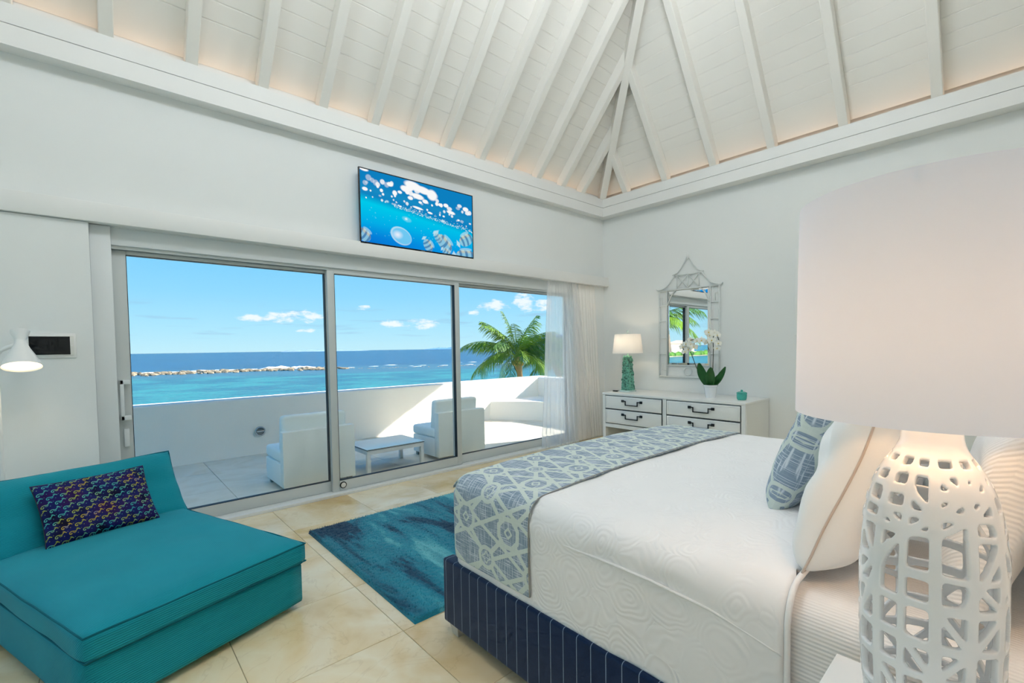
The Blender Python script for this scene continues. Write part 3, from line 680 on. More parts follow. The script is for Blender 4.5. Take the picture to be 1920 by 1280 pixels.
for k, (x, y, wd, dp, h) in enumerate([(-200, 130, 12, 8, 5), (-238, 134, 16, 9, 6), (-172, 128, 9, 7, 4)]):
    hs = thing('beach_house', (x, y, -3.6), ['pale beach house in the middle of the headland in the mirror', 'widest pale beach house on the headland in the mirror', 'smallest pale beach house nearest the headland tip in the mirror'][k], 'house', group='houses on the headland')
    box('wall', x - wd / 2, x + wd / 2, y - dp / 2, y + dp / 2, -3.6, -3.6 + h, 'house_wall', hs)
    vs = [(x - wd / 2 - .5, y - dp / 2 - .5, -3.6 + h), (x + wd / 2 + .5, y - dp / 2 - .5, -3.6 + h), (x + wd / 2 + .5, y + dp / 2 + .5, -3.6 + h), (x - wd / 2 - .5, y + dp / 2 + .5, -3.6 + h), (x - wd / 4, y, -1.6 + h), (x + wd / 4, y, -1.6 + h)]
    mk('roof', vs, [(0, 1, 5, 4), (1, 2, 5), (2, 3, 4, 5), (3, 0, 4), (3, 2, 1, 0)], 'house_roof', hs)
prt = []
for k in range(46):
    x = random.uniform(-290, -156); y = random.uniform(113, 121); s = random.uniform(1.2, 2.4)
    prt.append(([(x + v.x * s * 1.4 * random.uniform(.85, 1.15), y + v.y * s, -3.4 + max(-.3, v.z) * s * random.uniform(.8, 1.1)) for v in ICO[0]], ICO[1]))
vs, fs = merge(prt); hd = mk('shore_scrub', vs, fs, 'shrub_green', smooth=True); tag(hd, 'green scrub along the headland shore in the mirror', 'shrubs', kind='stuff')

# outdoor furniture
def out_chair(x, label):
    x1 = x + .76; y0, y1 = 5.08, 5.74
    c = thing('outdoor_lounge_chair', (x + .38, 5.4, -.022), label, 'lounge chair', group='white lounge chairs on the terrace')
    box('base', x, x1, y0 + .11, y1, .03, .27, 'wicker_white', c, .008)
    box('back_panel', x, x1, y0, y0 + .11, .03, .615, 'wicker_white', c, .008)
    box('seat_cushion', x + .005, x1 - .005, y0 + .115, y1 + .03, .272, .40, 'outdoor_fabric', c, .035, 4)
    bc = box('back_cushion', x + .03, x1 - .05, -.07, .07, 0, .40, 'outdoor_fabric', None, .04, 4)
    for v in bc.data.vertices: v.co = Vector((v.co.x, v.co.y - v.co.z * .12 + y0 + .21, v.co.z + .37))
    par(bc, c)
    for (fx, fy) in ((x + .05, y0 + .06), (x1 - .05, y0 + .06), (x + .05, y1 - .05), (x1 - .05, y1 - .05)): box('foot', fx - .025, fx + .025, fy - .025, fy + .025, -.022, .03, 'pale_foot', c)
out_chair(1.37, 'white lounge chair on the terrace left of the coffee table')
out_chair(3.25, 'white lounge chair on the terrace right of the coffee table')
ct = thing('outdoor_coffee_table', (2.65, 5.37, -.022), 'low white coffee table with glass top between the terrace chairs', 'coffee table')
tx0, tx1, ty0, ty1 = 2.27, 3.03, 5.08, 5.68
box('glass_top', tx0, tx1, ty0, ty1, .287, .295, 'tabletop_glass', ct); boxes('edge_seal', [(tx0 - .002, tx1 + .002, ty0 - .002, ty1 + .002, .281, .2865)], 'dark_gasket', ct)
boxes('apron', [(tx0 + .005, tx1 - .005, ty0 + .005, ty0 + .04, .23, .28), (tx0 + .005, tx1 - .005, ty1 - .04, ty1 - .005, .23, .28), (tx0 + .005, tx0 + .04, ty0 + .04, ty1 - .04, .23, .28), (tx1 - .04, tx1 - .005, ty0 + .04, ty1 - .04, .23, .28)], 'white_metal', ct)
for (a, b_) in ((tx0, ty0), (tx1 - .05, ty0), (tx0, ty1 - .05), (tx1 - .05, ty1 - .05)): box('leg', a + .003, a + .047, b_ + .003, b_ + .047, -.022, .2295, 'white_metal', ct, .003)

# ------------------------------------------------------------------ curtains
def curtain(name, xt0, xt1, xb0, xb1, y, amp, folds, m, label, ztop=2.398, zbot=.02, seed=1):
    nu, nv = folds * 14, 46; vs = []; rs = random.Random(seed); ph = [rs.uniform(.7, 1.3) for _ in range(folds + 2)]
    cum = np.cumsum([0] + ph); cum = cum / cum[-1]
    for i in range(nu):
        u = i / (nu - 1)
        for j in range(nv):
            t = j / (nv - 1); z = ztop + (zbot - ztop) * t
            x = (xt0 + (xt1 - xt0) * u) * (1 - t) + (xb0 + (xb1 - xb0) * u) * t + .012 * math.sin(5 * u + 4 * t) * t
            p = np.interp(u, np.linspace(0, 1, len(cum)), cum) * folds * 2 * pi
            a = amp * (.55 + .45 * t) * (1 + .25 * math.sin(3 * u * pi + 2))
            vs.append((x + .3 * a * math.sin(2 * p + 1), y + a * math.sin(p + .5 * math.sin(3 * t + u * 4)) + .008 * mnoise.noise(Vector((u * 9, t * 4, seed))), z))
    o = mk(name, vs, grid_faces(nu, nv), m, smooth=True); tag(o, label, 'curtain'); return o
curtain('sheer_curtain', 4.76, 5.42, 4.62, 5.72, 4.545, .022, 11, 'sheer', 'translucent white sheer curtain gathered at the door edge', seed=2)
curtain('linen_curtain', 5.32, 5.86, 5.42, 6.02, 4.578, .014, 8, 'linen_curtain', 'off-white lined curtain between sheer curtain and dresser wall', seed=4)

# ------------------------------------------------------------------ television
tv = thing('television', (2.71, 4.50, 2.525), 'wall-mounted flat television showing underwater fish and jellyfish', 'television')
TX0, TX1, TZ0, TZ1 = 1.998, 3.418, 2.532, 3.288
box('housing', TX0 + .05, TX1 - .05, 4.512, 4.56, TZ0 + .05, TZ1 - .05, 'black_plastic', tv, .006)
box('wall_mount', 2.5, 2.9, 4.56, YW - .001, 2.75, 3.05, 'black_metal', tv)
boxes('bezel', [(TX0, TX1, 4.49, 4.514, TZ0, TZ0 + .016), (TX0, TX1, 4.49, 4.514, TZ1 - .010, TZ1), (TX0, TX0 + .010, 4.49, 4.514, TZ0 + .016, TZ1 - .01), (TX1 - .010, TX1, 4.49, 4.514, TZ0 + .016, TZ1 - .01)], 'black_plastic', tv)
box('badge', 2.70, 2.74, 4.4885, 4.492, TZ0 + .004, TZ0 + .010, 'chrome', tv)
NX, NZ = 360, 190
u, v = np.meshgrid(np.linspace(0, 1, NX), np.linspace(0, 1, NZ), indexing='ij')   # u right, v up
def srgb(c): return np.array(S(*c)[:3])
def lerp(a, b, t): return a + (b - a) * t[..., None]
q = v + .10 * (u - .5)
pic = lerp(np.broadcast_to(srgb((6, 150, 232)), u.shape + (3,)), np.broadcast_to(srgb((0, 206, 240)), u.shape + (3,)), np.clip((q - .05) / .45, 0, 1))
top = np.clip((v - (.56 - .22 * u)) / .12, 0, 1); pic = lerp(pic, np.broadcast_to(srgb((14, 118, 190)), pic.shape), top * .9)
pic = lerp(pic, np.broadcast_to(srgb((40, 160, 205)), pic.shape), np.clip(1 - np.abs(v - (.75 - .15 * u)) / .12, 0, 1) * .35)
pic = lerp(pic, np.broadcast_to(srgb((4, 92, 205)), pic.shape), np.clip((.28 - v) / .28, 0, 1) * np.clip(1 - u * 1.4, 0, 1) * .7)
asp = 1.42 / .756
def disc(cx, cy, rx, ry, col, al=1.0, soft=.25, rot=0.0):
    global pic
    dx = (u - cx) * asp; dy = v - cy; c, s = math.cos(rot), math.sin(rot); ex = (dx * c + dy * s) / rx; ey = (-dx * s + dy * c) / ry
    d = np.sqrt(ex ** 2 + ey ** 2); a = np.clip((1 - d) / soft, 0, 1) * al; pic = lerp(pic, np.broadcast_to(np.array(col), pic.shape), a)
rs = random.Random(21); W1 = (1.0, 1.0, 1.0)
for k in range(80):   # glittering surface, out of focus discs
    cx = rs.uniform(.02, .98); band = rs.random(); cy = .93 - .30 * band - .16 * cx + rs.uniform(-.05, .05); r = (.036 * (1 - band) + .012) * rs.uniform(.6, 1.15)
    disc(cx, cy, r * rs.choice([1, 1, 1.6]), r, W1, rs.choice([.35, .8, 1, 1]))
for (cx, cy, rx, ry) in ((.43, .93, .16, .07), (.52, .9, .16, .06), (.6, .86, .10, .09), (.47, .79, .12, .045), (.36, .86, .08, .05), (.47, .62, .10, .02), (.58, .585, .05, .018), (.03, .995, .08, .03), (.78, .66, .09, .03)): disc(cx, cy, rx, ry, W1, 1, .3, -.12)
for k in range(260):
    cx = rs.uniform(.25, 1); cy = .60 - .22 * cx + abs(rs.gauss(0, .035)) + .02; disc(cx, cy, rs.uniform(.003, .011), rs.uniform(.003, .006), (.9, 1, 1), rs.uniform(.5, 1))
for k in range(60): disc(rs.random(), rs.uniform(.1, .5), rs.uniform(.004, .012), rs.uniform(.004, .01), (.3, .9, .98), .3)
# jellyfish: bell ring with bright heart
disc(.32, .165, .175, .125, (.25, .72, .95), .35, .2, -.35); disc(.32, .165, .175, .125, (.75, .95, 1), .6, .05, -.35); disc(.325, .163, .163, .113, (.06, .55, .92), .75, .12, -.35); disc(.29, .175, .095, .07, (.85, .9, 1), .95, .9)
disc(.37, .42, .085, .04, (.3, .8, .95), .4, .3, -.2); disc(.365, .425, .03, .022, (.9, .97, 1), .9, .8); disc(.21, .62, .035, .022, (.7, .95, 1), .8, .8); disc(.7, .5, .05, .026, (.75, .93, .98), .8, .5)
def fish(cx, cy, L, H, rot, al=1.0):
    global pic
    c, s = math.cos(rot), math.sin(rot); dx = (u - cx) * asp; dy = v - cy; ex = (dx * c + dy * s) / L; ey = (-dx * s + dy * c) / H
    body = np.clip((1 - (np.abs(ex) ** 2.2 + ey ** 2)) / .12, 0, 1); st = (np.sin(ex * 10 + 1.5 * ey * ey) > .2).astype(float); top_ = np.clip((ey - .2) * 3, 0, 1)
    base = lerp(np.broadcast_to(srgb((150, 205, 225)), pic.shape), np.broadcast_to(srgb((225, 205, 150)), pic.shape), top_ * .7)
    col = lerp(base, np.broadcast_to(srgb((18, 90, 150)), pic.shape), st * .7); pic = lerp(pic, col, body * al)
    tail = np.clip((1 - (np.abs((ex + 1.22) / .3) + np.abs(ey / .8))) / .3, 0, 1); pic = lerp(pic, np.broadcast_to(np.array((.55, .8, .9)), pic.shape), tail * al)
    fin = np.clip((1 - (((ex - .1) / .7) ** 2 + ((ey - 1.0) / .35) ** 2)) / .3, 0, 1); pic = lerp(pic, np.broadcast_to(np.array((.5, .8, .9)), pic.shape), fin * al * .6)
fish(.555, .09, .10, .075, -1.0, .85); fish(.71, .16, .165, .10, -.75, .85); fish(.65, .22, .085, .055, -.9, .7); fish(.93, .27, .14, .095, .5, .9); fish(.92, .03, .18, .085, .1, .85); fish(.02, .10, .11, .085, -.6, .85); fish(.73, .02, .08, .06, -.6, .8)
vs = np.stack([TX0 + .008 + u * (TX1 - TX0 - .016), np.full_like(u, 4.493), TZ0 + .012 + v * (TZ1 - TZ0 - .02)], -1).reshape(-1, 3)
scr = mk('screen', vs.tolist(), [tuple(reversed(f)) for f in grid_faces(NX, NZ)], 'screen_picture', tv)
ca = scr.data.attributes.new('picture', 'FLOAT_COLOR', 'POINT'); ca.data.foreach_set('color', np.concatenate([np.clip(pic, 0, 1), np.ones(u.shape + (1,))], -1).astype(np.float32).ravel())

# ------------------------------------------------------------------ wall tablet and reading lamp
tb = thing('wall_tablet', (-.25, 4.515, 1.43), 'small tablet control panel mounted on the white wall', 'tablet')
box('mount', -.385, -.118, 4.511, 4.519, 1.428, 1.600, 'trim_paint', tb, .004)
box('tablet_case', -.37, -.132, 4.504, 4.511, 1.447, 1.583, 'tablet_body', tb, .003)
box('screen', -.352, -.150, 4.5025, 4.5042, 1.452, 1.578, 'black_plastic', tb)
vs, fs = lathe_data([(0, .001), (.005, .001), (.005, 0)], n=16); mk('home_button', [(-.141 + v_[0], 4.5035 - v_[2], 1.515 + v_[1]) for v_ in vs], fs, 'trim_paint', tb)
fl = thing('floor_lamp', (-.487, 4.34, 0), 'slim white reading floor lamp with waisted shade behind the turquoise chaise', 'floor lamp')
LX, LY = -.372, 4.30
lathe('base', [(0, 0), (.13, 0), (.135, .008), (.13, .02), (.02, .03), (.012, .04)], (-.487, 4.34), 'white_lacquer', fl)
tube('pole', [(-.487, 4.34, .03), (-.487, 4.34, .7), (-.487, 4.34, 1.40), (-.482, 4.337, 1.455), (-.462, 4.325, 1.485), (-.425, 4.31, 1.505), (-.385, 4.303, 1.525)], .013, 'white_lacquer', fl, 12)
def tilt(o):
    for v_ in o.data.vertices: v_.co = LT @ v_.co
    return o
LT = Matrix.Translation((LX, LY, 1.54)) @ Matrix.Rotation(math.radians(-22), 4, Vector((1, .1, 0))) @ Matrix.Translation((-LX, -LY, -1.54))
sh = tilt(lathe('shade', [(.046, 1.612), (.046, 1.606), (.036, 1.575), (.027, 1.55), (.028, 1.53), (.044, 1.485), (.066, 1.44), (.084, 1.40), (.096, 1.365), (.093, 1.365), (.08, 1.40), (.06, 1.445), (.03, 1.50)], (LX, LY), 'white_lacquer', fl, 40))
tilt(lathe('shade_cap', [(.0, 1.598), (.043, 1.603)], (LX, LY), 'white_lacquer', sh, 40))
tilt(lathe('bulb', [(0, 1.372), (.05, 1.374), (.09, 1.3745), (.086, 1.385), (.05, 1.44)], (LX, LY), 'bulb_face', fl, 32))
pl = bpy.data.lights.new('reading_light', 'SPOT'); pl.energy = READ_W; pl.spot_size = math.radians(150); pl.spot_blend = .5; pl.color = (1, .84, .6); pl.shadow_soft_size = .05
po = bpy.data.objects.new('reading_light', pl); COL.objects.link(po); po.location = LT @ Vector((LX, LY, 1.352)); po.rotation_euler = (math.radians(-22), 0, 0); par(po, fl)

# ------------------------------------------------------------------ unseen globes added under the ridge as interior fill light
for k, px_ in enumerate((.15, 1.65, 3.15)):
    pd = thing('pendant_lamp', (px_, ymid, 4.72), ['white globe pendant lamp under the ridge nearest the side doors', 'white globe pendant lamp under the middle of the ridge', 'white globe pendant lamp under the ridge nearest the dresser'][k], 'pendant lamp', group='globe pendants under the ridge')
    bm = bmesh.new(); bmesh.ops.create_icosphere(bm, subdivisions=2, radius=.19, matrix=Matrix.Translation((px_, ymid, 4.92)))
    fromb('globe', bm, 'pendant_globe', pd, True)
    tube('cord', [(px_, ymid, 5.1), (px_, ymid, ZR - .06)], .006, 'white_lacquer', pd); lathe('canopy', [(0, 5.13), (.05, 5.13), (.055, 5.10), (.03, 5.08)], (px_, ymid), 'white_metal', pd, 20)

# ------------------------------------------------------------------ chaise
CA = math.radians(19.5)
ch = thing('chaise', (.835, 2.70, 0), 'turquoise corduroy armless chaise by the white wall', 'chaise', rz=CA)
CW, CD = .98, 1.52
def soft_box(name, x0, x1, y0, y1, z0, z1, r, m, parent, crown=0.0, n=14, wob=.0, seed=0, rot=None):
    # box with rounded edges, crowned top, gentle fabric waviness; local coords of parent
    bm = bmesh.new(); bbox(bm, x0, x1, y0, y1, z0, z1); bmesh.ops.subdivide_edges(bm, edges=bm.edges[:], cuts=n, use_grid_fill=True)
    cx, cy, cz = (x0 + x1) / 2, (y0 + y1) / 2, (z0 + z1) / 2; hx, hy_, hz = (x1 - x0) / 2, (y1 - y0) / 2, (z1 - z0) / 2
    for v_ in bm.verts:
        p = v_.co; d = Vector((p.x - cx, p.y - cy, p.z - cz)); qv = Vector((max(-hx + r, min(hx - r, d.x)), max(-hy_ + r, min(hy_ - r, d.y)), max(-hz + r, min(hz - r, d.z))))
        e_ = d - qv
        if e_.length > 1e-6: e_ = e_.normalized() * r
        p2 = qv + e_
        f = (1 - (d.x / hx) ** 2) * (1 - (d.y / hy_) ** 2)
        p2.z += crown * max(0, f) ** .5 * (1 if d.z > 0 else -.3) * abs(d.z) / hz
        if wob: p2 += Vector((mnoise.noise(p * 4 + Vector((seed, 0, 0))), mnoise.noise(p * 4 + Vector((0, seed, 3))), mnoise.noise(p * 5 + Vector((3, 0, seed))))) * wob
        v_.co = Vector((cx, cy, cz)) + p2
    if rot is not None: bmesh.ops.transform(bm, matrix=rot, verts=bm.verts[:])
    return fromb(name, bm, m, parent, True, local=True)
soft_box('base', -CW + .01, -.012, .02, CD, .03, .262, .02, 'corduroy', ch, n=10, wob=.004)
sc = soft_box('seat_cushion', -CW, 0, 0, CD - .12, .262, .372, .022, 'corduroy', ch, crown=.055, n=22, wob=.006, seed=3)
def loop_rect(x0, x1, y0, y1, z, r=.02, n=12):
    pts = []
    for k in range(n): pts.append((x0 + (x1 - x0) * k / n, y0, z))
    for k in range(n): pts.append((x1, y0 + (y1 - y0) * k / n, z))
    for k in range(n): pts.append((x1 - (x1 - x0) * k / n, y1, z))
    for k in range(n): pts.append((x0, y1 - (y1 - y0) * k / n, z))
    return pts
tube('piping', [(x + .004 * mnoise.noise(Vector((x * 4, y * 4, 1))), y, z + .004 * mnoise.noise(Vector((x * 5, y * 5, 2)))) for x, y, z in loop_rect(-CW + .005, -.005, .005, CD - .125, .366, n=24)], .0042, 'piping_teal', sc, 6, True, local=True)
tube('piping', [(x, y, z + .004 * mnoise.noise(Vector((x * 5, y * 5, 7)))) for x, y, z in loop_rect(-CW + .005, -.005, .005, CD - .125, .268, n=24)], .0042, 'piping_teal', sc, 6, True, local=True)
tube('piping', [(x, y, z) for x, y, z in loop_rect(-CW + .014, -.016, .024, CD - .01, .256, n=14)], .0042, 'piping_teal', ch, 6, True, local=True)
for (fx, fy) in ((-CW + .1, .12), (-.1, .12), (-CW + .1, CD - .12), (-.1, CD - .12)): box('foot', fx - .03, fx + .03, fy - .03, fy + .03, 0, .035, 'black_plastic', ch, local=True)
soft_box('back_frame', -CW + .015, -.015, CD - .11, CD + .03, .262, .66, .03, 'corduroy', ch, n=8)
TB = Matrix.Translation((0, 1.175, .372)) @ Matrix.Rotation(math.radians(-31), 4, 'X')
def pillow_data(a, b_, t, nu=60, nv=44, pinch=.07, expo=.42, asym=1.0, wob=.0, seed=0):
    # returns points of a closed cushion lying in local x (half a), z (half b), thickness along y
    V = []; Fl = []
    for side in (-1, 1):
        for i in range(nu):
            for j in range(nv):
                p = -1 + 2 * i / (nu - 1); q_ = -1 + 2 * j / (nv - 1)
                x = a * p * (1 - pinch * (1 - q_ * q_) * abs(p) ** 3); z = b_ * q_ * (1 - pinch * (1 - p * p) * abs(q_) ** 3)
                f = max(0, (1 - p ** 4) * (1 - q_ ** 4)) ** expo
                h = t * f * (1 if side < 0 else asym) + (wob * f * mnoise.noise(Vector((p * 2.2 + seed, q_ * 2.2, side * 3 + seed))) if wob else 0)
                V.append((x, side * h, z)); Fl.append((a * p, b_ * q_, 0))
    n = nu * nv; F1 = [tuple(reversed(f)) for f in grid_faces(nu, nv)]; F2 = grid_faces(nu, nv, n)
    return V, [tuple(reversed(f)) for f in F1] + [tuple(reversed(f)) for f in F2], Fl
def outline(a, b_, pinch=.07, n=30):
    pts = []
    for (pa, pb, fx) in (((-1, -1), (1, -1), 0), ((1, -1), (1, 1), 1), ((1, 1), (-1, 1), 0), ((-1, 1), (-1, -1), 1)):
        for k in range(n):
            t = k / n; p = pa[0] + (pb[0] - pa[0]) * t; q_ = pa[1] + (pb[1] - pa[1]) * t
            pts.append(Vector((a * p * (1 - pinch * (1 - q_ * q_) * abs(p) ** 3), 0, b_ * q_ * (1 - pinch * (1 - p * p) * abs(q_) ** 3))))
    return pts
def weld(o, d=1e-5):
    bm = bmesh.new(); bm.from_mesh(o.data); bmesh.ops.remove_doubles(bm, verts=bm.verts[:], dist=d); bmesh.ops.recalc_face_normals(bm, faces=bm.faces[:]); bm.to_mesh(o.data); bm.free()
# back cushion of the chaise
V, Fc, _ = pillow_data(CW / 2 + .005, .245, .085, 70, 40, pinch=.035, expo=.3, wob=.02, seed=2)
Tc = TB @ Matrix.Translation((-CW / 2, .075, .235))
bc = mk('back_cushion', [Tc @ Vector(p) for p in V], Fc, 'corduroy', ch, True, local=True); weld(bc)
ol = outline(CW / 2 + .008, .248, .035)
tube('piping', [Tc @ (p + Vector((0, .012 * mnoise.noise(p * 6), 0))) for p in ol], .0048, 'piping_teal', bc, 6, True, local=True)

# seahorse cushion
def curve_sdf(P, X, Z):
    d = np.full(X.shape, 9.0)
    for (x0, z0), (x1, z1) in zip(P[:-1], P[1:]):
        dx, dz = x1 - x0, z1 - z0; L2 = dx * dx + dz * dz + 1e-12; t = np.clip(((X - x0) * dx + (Z - z0) * dz) / L2, 0, 1); d = np.minimum(d, np.hypot(X - x0 - t * dx, Z - z0 - t * dz))
    return d
def seahorse(X, Z):
    # one seahorse lying sideways in a cell 46 x 30 mm
    cw, chh = .041, .0265; row = np.floor(Z / chh); xo = X + (row % 2) * cw * .5
    cx = (np.floor(xo / cw) + .5) * cw; x = (xo - cx); z = Z - (row + .5) * chh; x = np.where(row % 2 > .5, x, x)
    body = [(.0185, .005), (.0145, .0085), (.010, .0075), (.007, .003), (.003, .0005), (-.003, .003), (-.009, .0035), (-.0135, .0), (-.0135, -.005), (-.0095, -.0075), (-.0065, -.005), (-.008, -.0028)]
    d = curve_sdf(body, x, z) - .0011
    d = np.minimum(d, curve_sdf([(.0145, .0085), (.012, .0115), (.008, .0105)], x, z) - .0008)
    d = np.minimum(d, curve_sdf([(.006, -.002), (.001, -.0045), (-.003, -.001)], x, z) - .0008)
    d = np.minimum(d, np.hypot(x - .012, z + .007) - .0012); d = np.minimum(d, np.hypot(x + .018, z - .008) - .0010)
    return d
sp = thing('seahorse_cushion', (-.02, 3.56, .40), 'dark batik cushion printed with yellow and teal seahorses on the chaise', 'cushion', rz=CA + math.radians(-1))
V, Fc, Fl = pillow_data(.262, .185, .062, 260, 190, pinch=.05, expo=.5, wob=.012, seed=9)
Ts = Matrix.Translation((.02, -.005, .01)) @ Matrix.Rotation(math.radians(-33), 4, 'X') @ Matrix.Translation((0, .0, .185))
cov = mk('cover', [Ts @ Vector(p) for p in V], Fc, 'seahorse_fabric', sp, True, local=True)
Fl = np.array(Fl); setattr_f(cov, 'pat', seahorse((Fl[:, 0] + .5) / 1.42, (Fl[:, 1] + .5) / 1.42)); setattr_v(cov, 'flat', Fl)
tube('seam', [Ts @ p for p in outline(.263, .186, .05)], .0025, 'dark_gasket', sp, 5, True, local=True)

# ------------------------------------------------------------------ rug
RX0, RX1, RY0, RY1 = 1.19, 3.75, 2.13, 3.80
rug = thing('shag_rug', ((RX0 + RX1) / 2, (RY0 + RY1) / 2, 0), 'teal and blue brushstroke shag rug at the foot of the bed', 'rug')
nx, ny = 250, 165; vs = []
for i in range(nx):
    for j in range(ny):
        fx, fy = i / (nx - 1), j / (ny - 1); e_ = min(min(fx, 1 - fx) * (RX1 - RX0), min(fy, 1 - fy) * (RY1 - RY0)); h = .022 * min(1, (e_ / .015)) ** .5
        vs.append((RX0 + (RX1 - RX0) * fx, RY0 + (RY1 - RY0) * fy, .001 + h * (.82 + .35 * random.random())))
mk('rug_body', vs, grid_faces(nx, ny), 'rug_pile', rug, True)
vs = []; fs = []
for k in range(52000):
    x = random.uniform(RX0 + .002, RX1 - .002); y = random.uniform(RY0 + .002, RY1 - .002); a = random.uniform(0, 2 * pi); L_ = random.uniform(.008, .016); wd = .0022
    dx, dy = math.cos(a) * L_ * .7, math.sin(a) * L_ * .7; b0 = len(vs); sx_, sy_ = -math.sin(a) * wd, math.cos(a) * wd
    vs += [(x - sx_, y - sy_, .016), (x + sx_, y + sy_, .016), (x + dx, y + dy, .016 + L_)]; fs.append((b0, b0 + 1, b0 + 2))
pile = mk('pile', vs, fs, 'rug_pile', rug); pile['kind'] = 'stuff'

# ------------------------------------------------------------------ bed
bed = thing('bed', (2.345, .92, 0), 'king bed with navy pinstripe rails and white quilted bedding', 'bed')
BX0, BX1, BY0, BY1 = 1.27, 3.42, -.10, 1.975
box('side_rail', BX0, BX0 + .07, BY0, BY1, .062, .388, 'pinstripe_side', bed, .012, 3)
box('side_rail', BX1 - .07, BX1, BY0, BY1, .062, .388, 'pinstripe_side', bed, .012, 3)
box('foot_rail', BX0 + .07, BX1 - .07, BY1 - .07, BY1 - .001, .062, .388, 'pinstripe_foot', bed, .012, 3)
for (fx, fy) in ((BX0 + .015, BY1 - .10), (BX1 - .085, BY1 - .10), (BX0 + .015, .1), (BX1 - .085, .1)):
    bm = bmesh.new(); bbox(bm, fx, fx + .07, fy, fy + .07, 0, .062)
    for v_ in bm.verts:
        if v_.co.z < .01: v_.co.x = fx + .035 + (v_.co.x - fx - .035) * .7; v_.co.y = fy + .035 + (v_.co.y - fy - .035) * .7
    fromb('leg', bm, 'pinstripe_leg', bed)
box('slat_base', BX0 + .07, BX1 - .07, BY0, BY1 - .07, .30, .36, 'headboard_white', bed)
box('headboard', BX0 - .01, BX1 + .01, -.225, -.11, .0, 1.22, 'headboard_white', bed, .02, 3)
def bed_loft(x0, x1, y0, y1, zb, zt, re, rc_, crown, nside=70, wob=.0, seed=0):
    # loops of a rounded rectangle rising from zb, turning over an edge radius re onto a crowned top
    prof = [(0, z) for z in np.linspace(zb, zt - re, 16)] + [(re - re * math.cos(t), zt - re + re * math.sin(t)) for t in np.linspace(0, pi / 2, 9)[1:]]
    per = []
    def outl(ins):
        r = max(rc_ - ins, .004); X0, X1, Y0, Y1 = x0 + ins, x1 - ins, y0 + ins, y1 - ins; pts = []
        for (cx, cy, a0, sx_, sy_) in ((X1 - r, Y0 + r, -pi / 2, 0, 0), (X1 - r, Y1 - r, 0, 0, 0), (X0 + r, Y1 - r, pi / 2, 0, 0), (X0 + r, Y0 + r, pi, 0, 0)):
            for k in range(7): a = a0 + pi / 2 * k / 6; pts.append((cx + r * math.cos(a), cy + r * math.sin(a)))
            # straight run to the next corner is subdivided
            pts.append(None)
        out = []; n = len(pts)
        for idx in range(n):
            if pts[idx] is None:
                p = pts[idx - 1]; q_ = pts[(idx + 1) % n]
                for k in range(1, nside): t = k / nside; out.append((p[0] + (q_[0] - p[0]) * t, p[1] + (q_[1] - p[1]) * t))
            else: out.append(pts[idx])
        return out
    maxins = min(x1 - x0, y1 - y0) / 2 - .02
    ins_list = prof + [(re + (maxins - re) * k / 22, zt + crown * (1 - (1 - k / 22) ** 2)) for k in range(1, 23)]
    V = []; n = None
    for ins, z in ins_list:
        o_ = outl(ins); n = len(o_)
        for (x, y) in o_:
            dz = wob * mnoise.noise(Vector((x * 3.1 + seed, y * 3.1, z * 2))) + wob * .5 * mnoise.noise(Vector((x * 9 + seed, y * 9, z * 7)))
            V.append((x + (dz if ins == 0 else 0) * (1 if x > 2.3 else -1) * 1.0, y, z + (dz if ins > re * .5 else 0)))
    fs = grid_faces(len(ins_list), n)
    k = len(ins_list)
    fs = [(i * n + j, i * n + (j + 1) % n, (i + 1) * n + (j + 1) % n, (i + 1) * n + j) for i in range(k - 1) for j in range(n)]
    fs.append(tuple((k - 1) * n + j for j in range(n)))
    return V, fs
def keep_y(V, fs, lo, hi):
    out = [f for f in fs if lo <= min(V[i][1] for i in f) and max(V[i][1] for i in f) <= hi]
    used = sorted({i for f in out for i in f}); mp = {a: b for b, a in enumerate(used)}
    return [V[i] for i in used], [tuple(mp[i] for i in f) for f in out]
V, fs = bed_loft(BX0 + .045, BX1 - .045, BY0, 1.925, .36, .792, .075, .10, .02)
mk('mattress', V, fs, 'sheet_ribbed', bed, True)
quilt = thing('quilt', (2.345, 1.16, .36), 'white embossed quilt spread over the bed and tucked inside the rails', 'quilt')
V, fs = bed_loft(BX0 + .028, BX1 - .028, BY0, 1.94, .375, .812, .085, .11, .022, nside=110, wob=.010, seed=4)
# faces run in loops; cut the head end away at y = .40
V2, fs2 = keep_y(V, fs, .395, 9)
cap = None
qs = mk('spread', V2, fs2, 'quilt_white', quilt, True)
so = qs.modifiers.new('thickness', 'SOLIDIFY'); so.thickness = .010; so.offset = 1
# hem roll at the turned edge
zs = [(BX0 + .022, .40, z) for z in np.linspace(.37, .73, 10)] + [(BX0 + .022 + .085 - .085 * math.cos(t), .398, .737 + .085 * math.sin(t)) for t in np.linspace(0, pi / 2, 8)[1:]] + [(x, .398, .822 + .018 * (1 - ((x - 2.345) / 1.0) ** 2)) for x in np.linspace(1.42, 3.3, 24)]
tube('hem', zs, .008, 'quilt_white', quilt, 8)
tube('seam_ridge', [(BX0 + .0185 + .003 * mnoise.noise(Vector((y * 5, 1, 0))), y, float(np.interp(y, [.40, .60, .79, 1.34], [.645, .685, .70, .705])) + .008 * mnoise.noise(Vector((y * 4, 4, 0)))) for y in np.linspace(.41, 1.34, 30)], .005, 'quilt_white', quilt, 6)
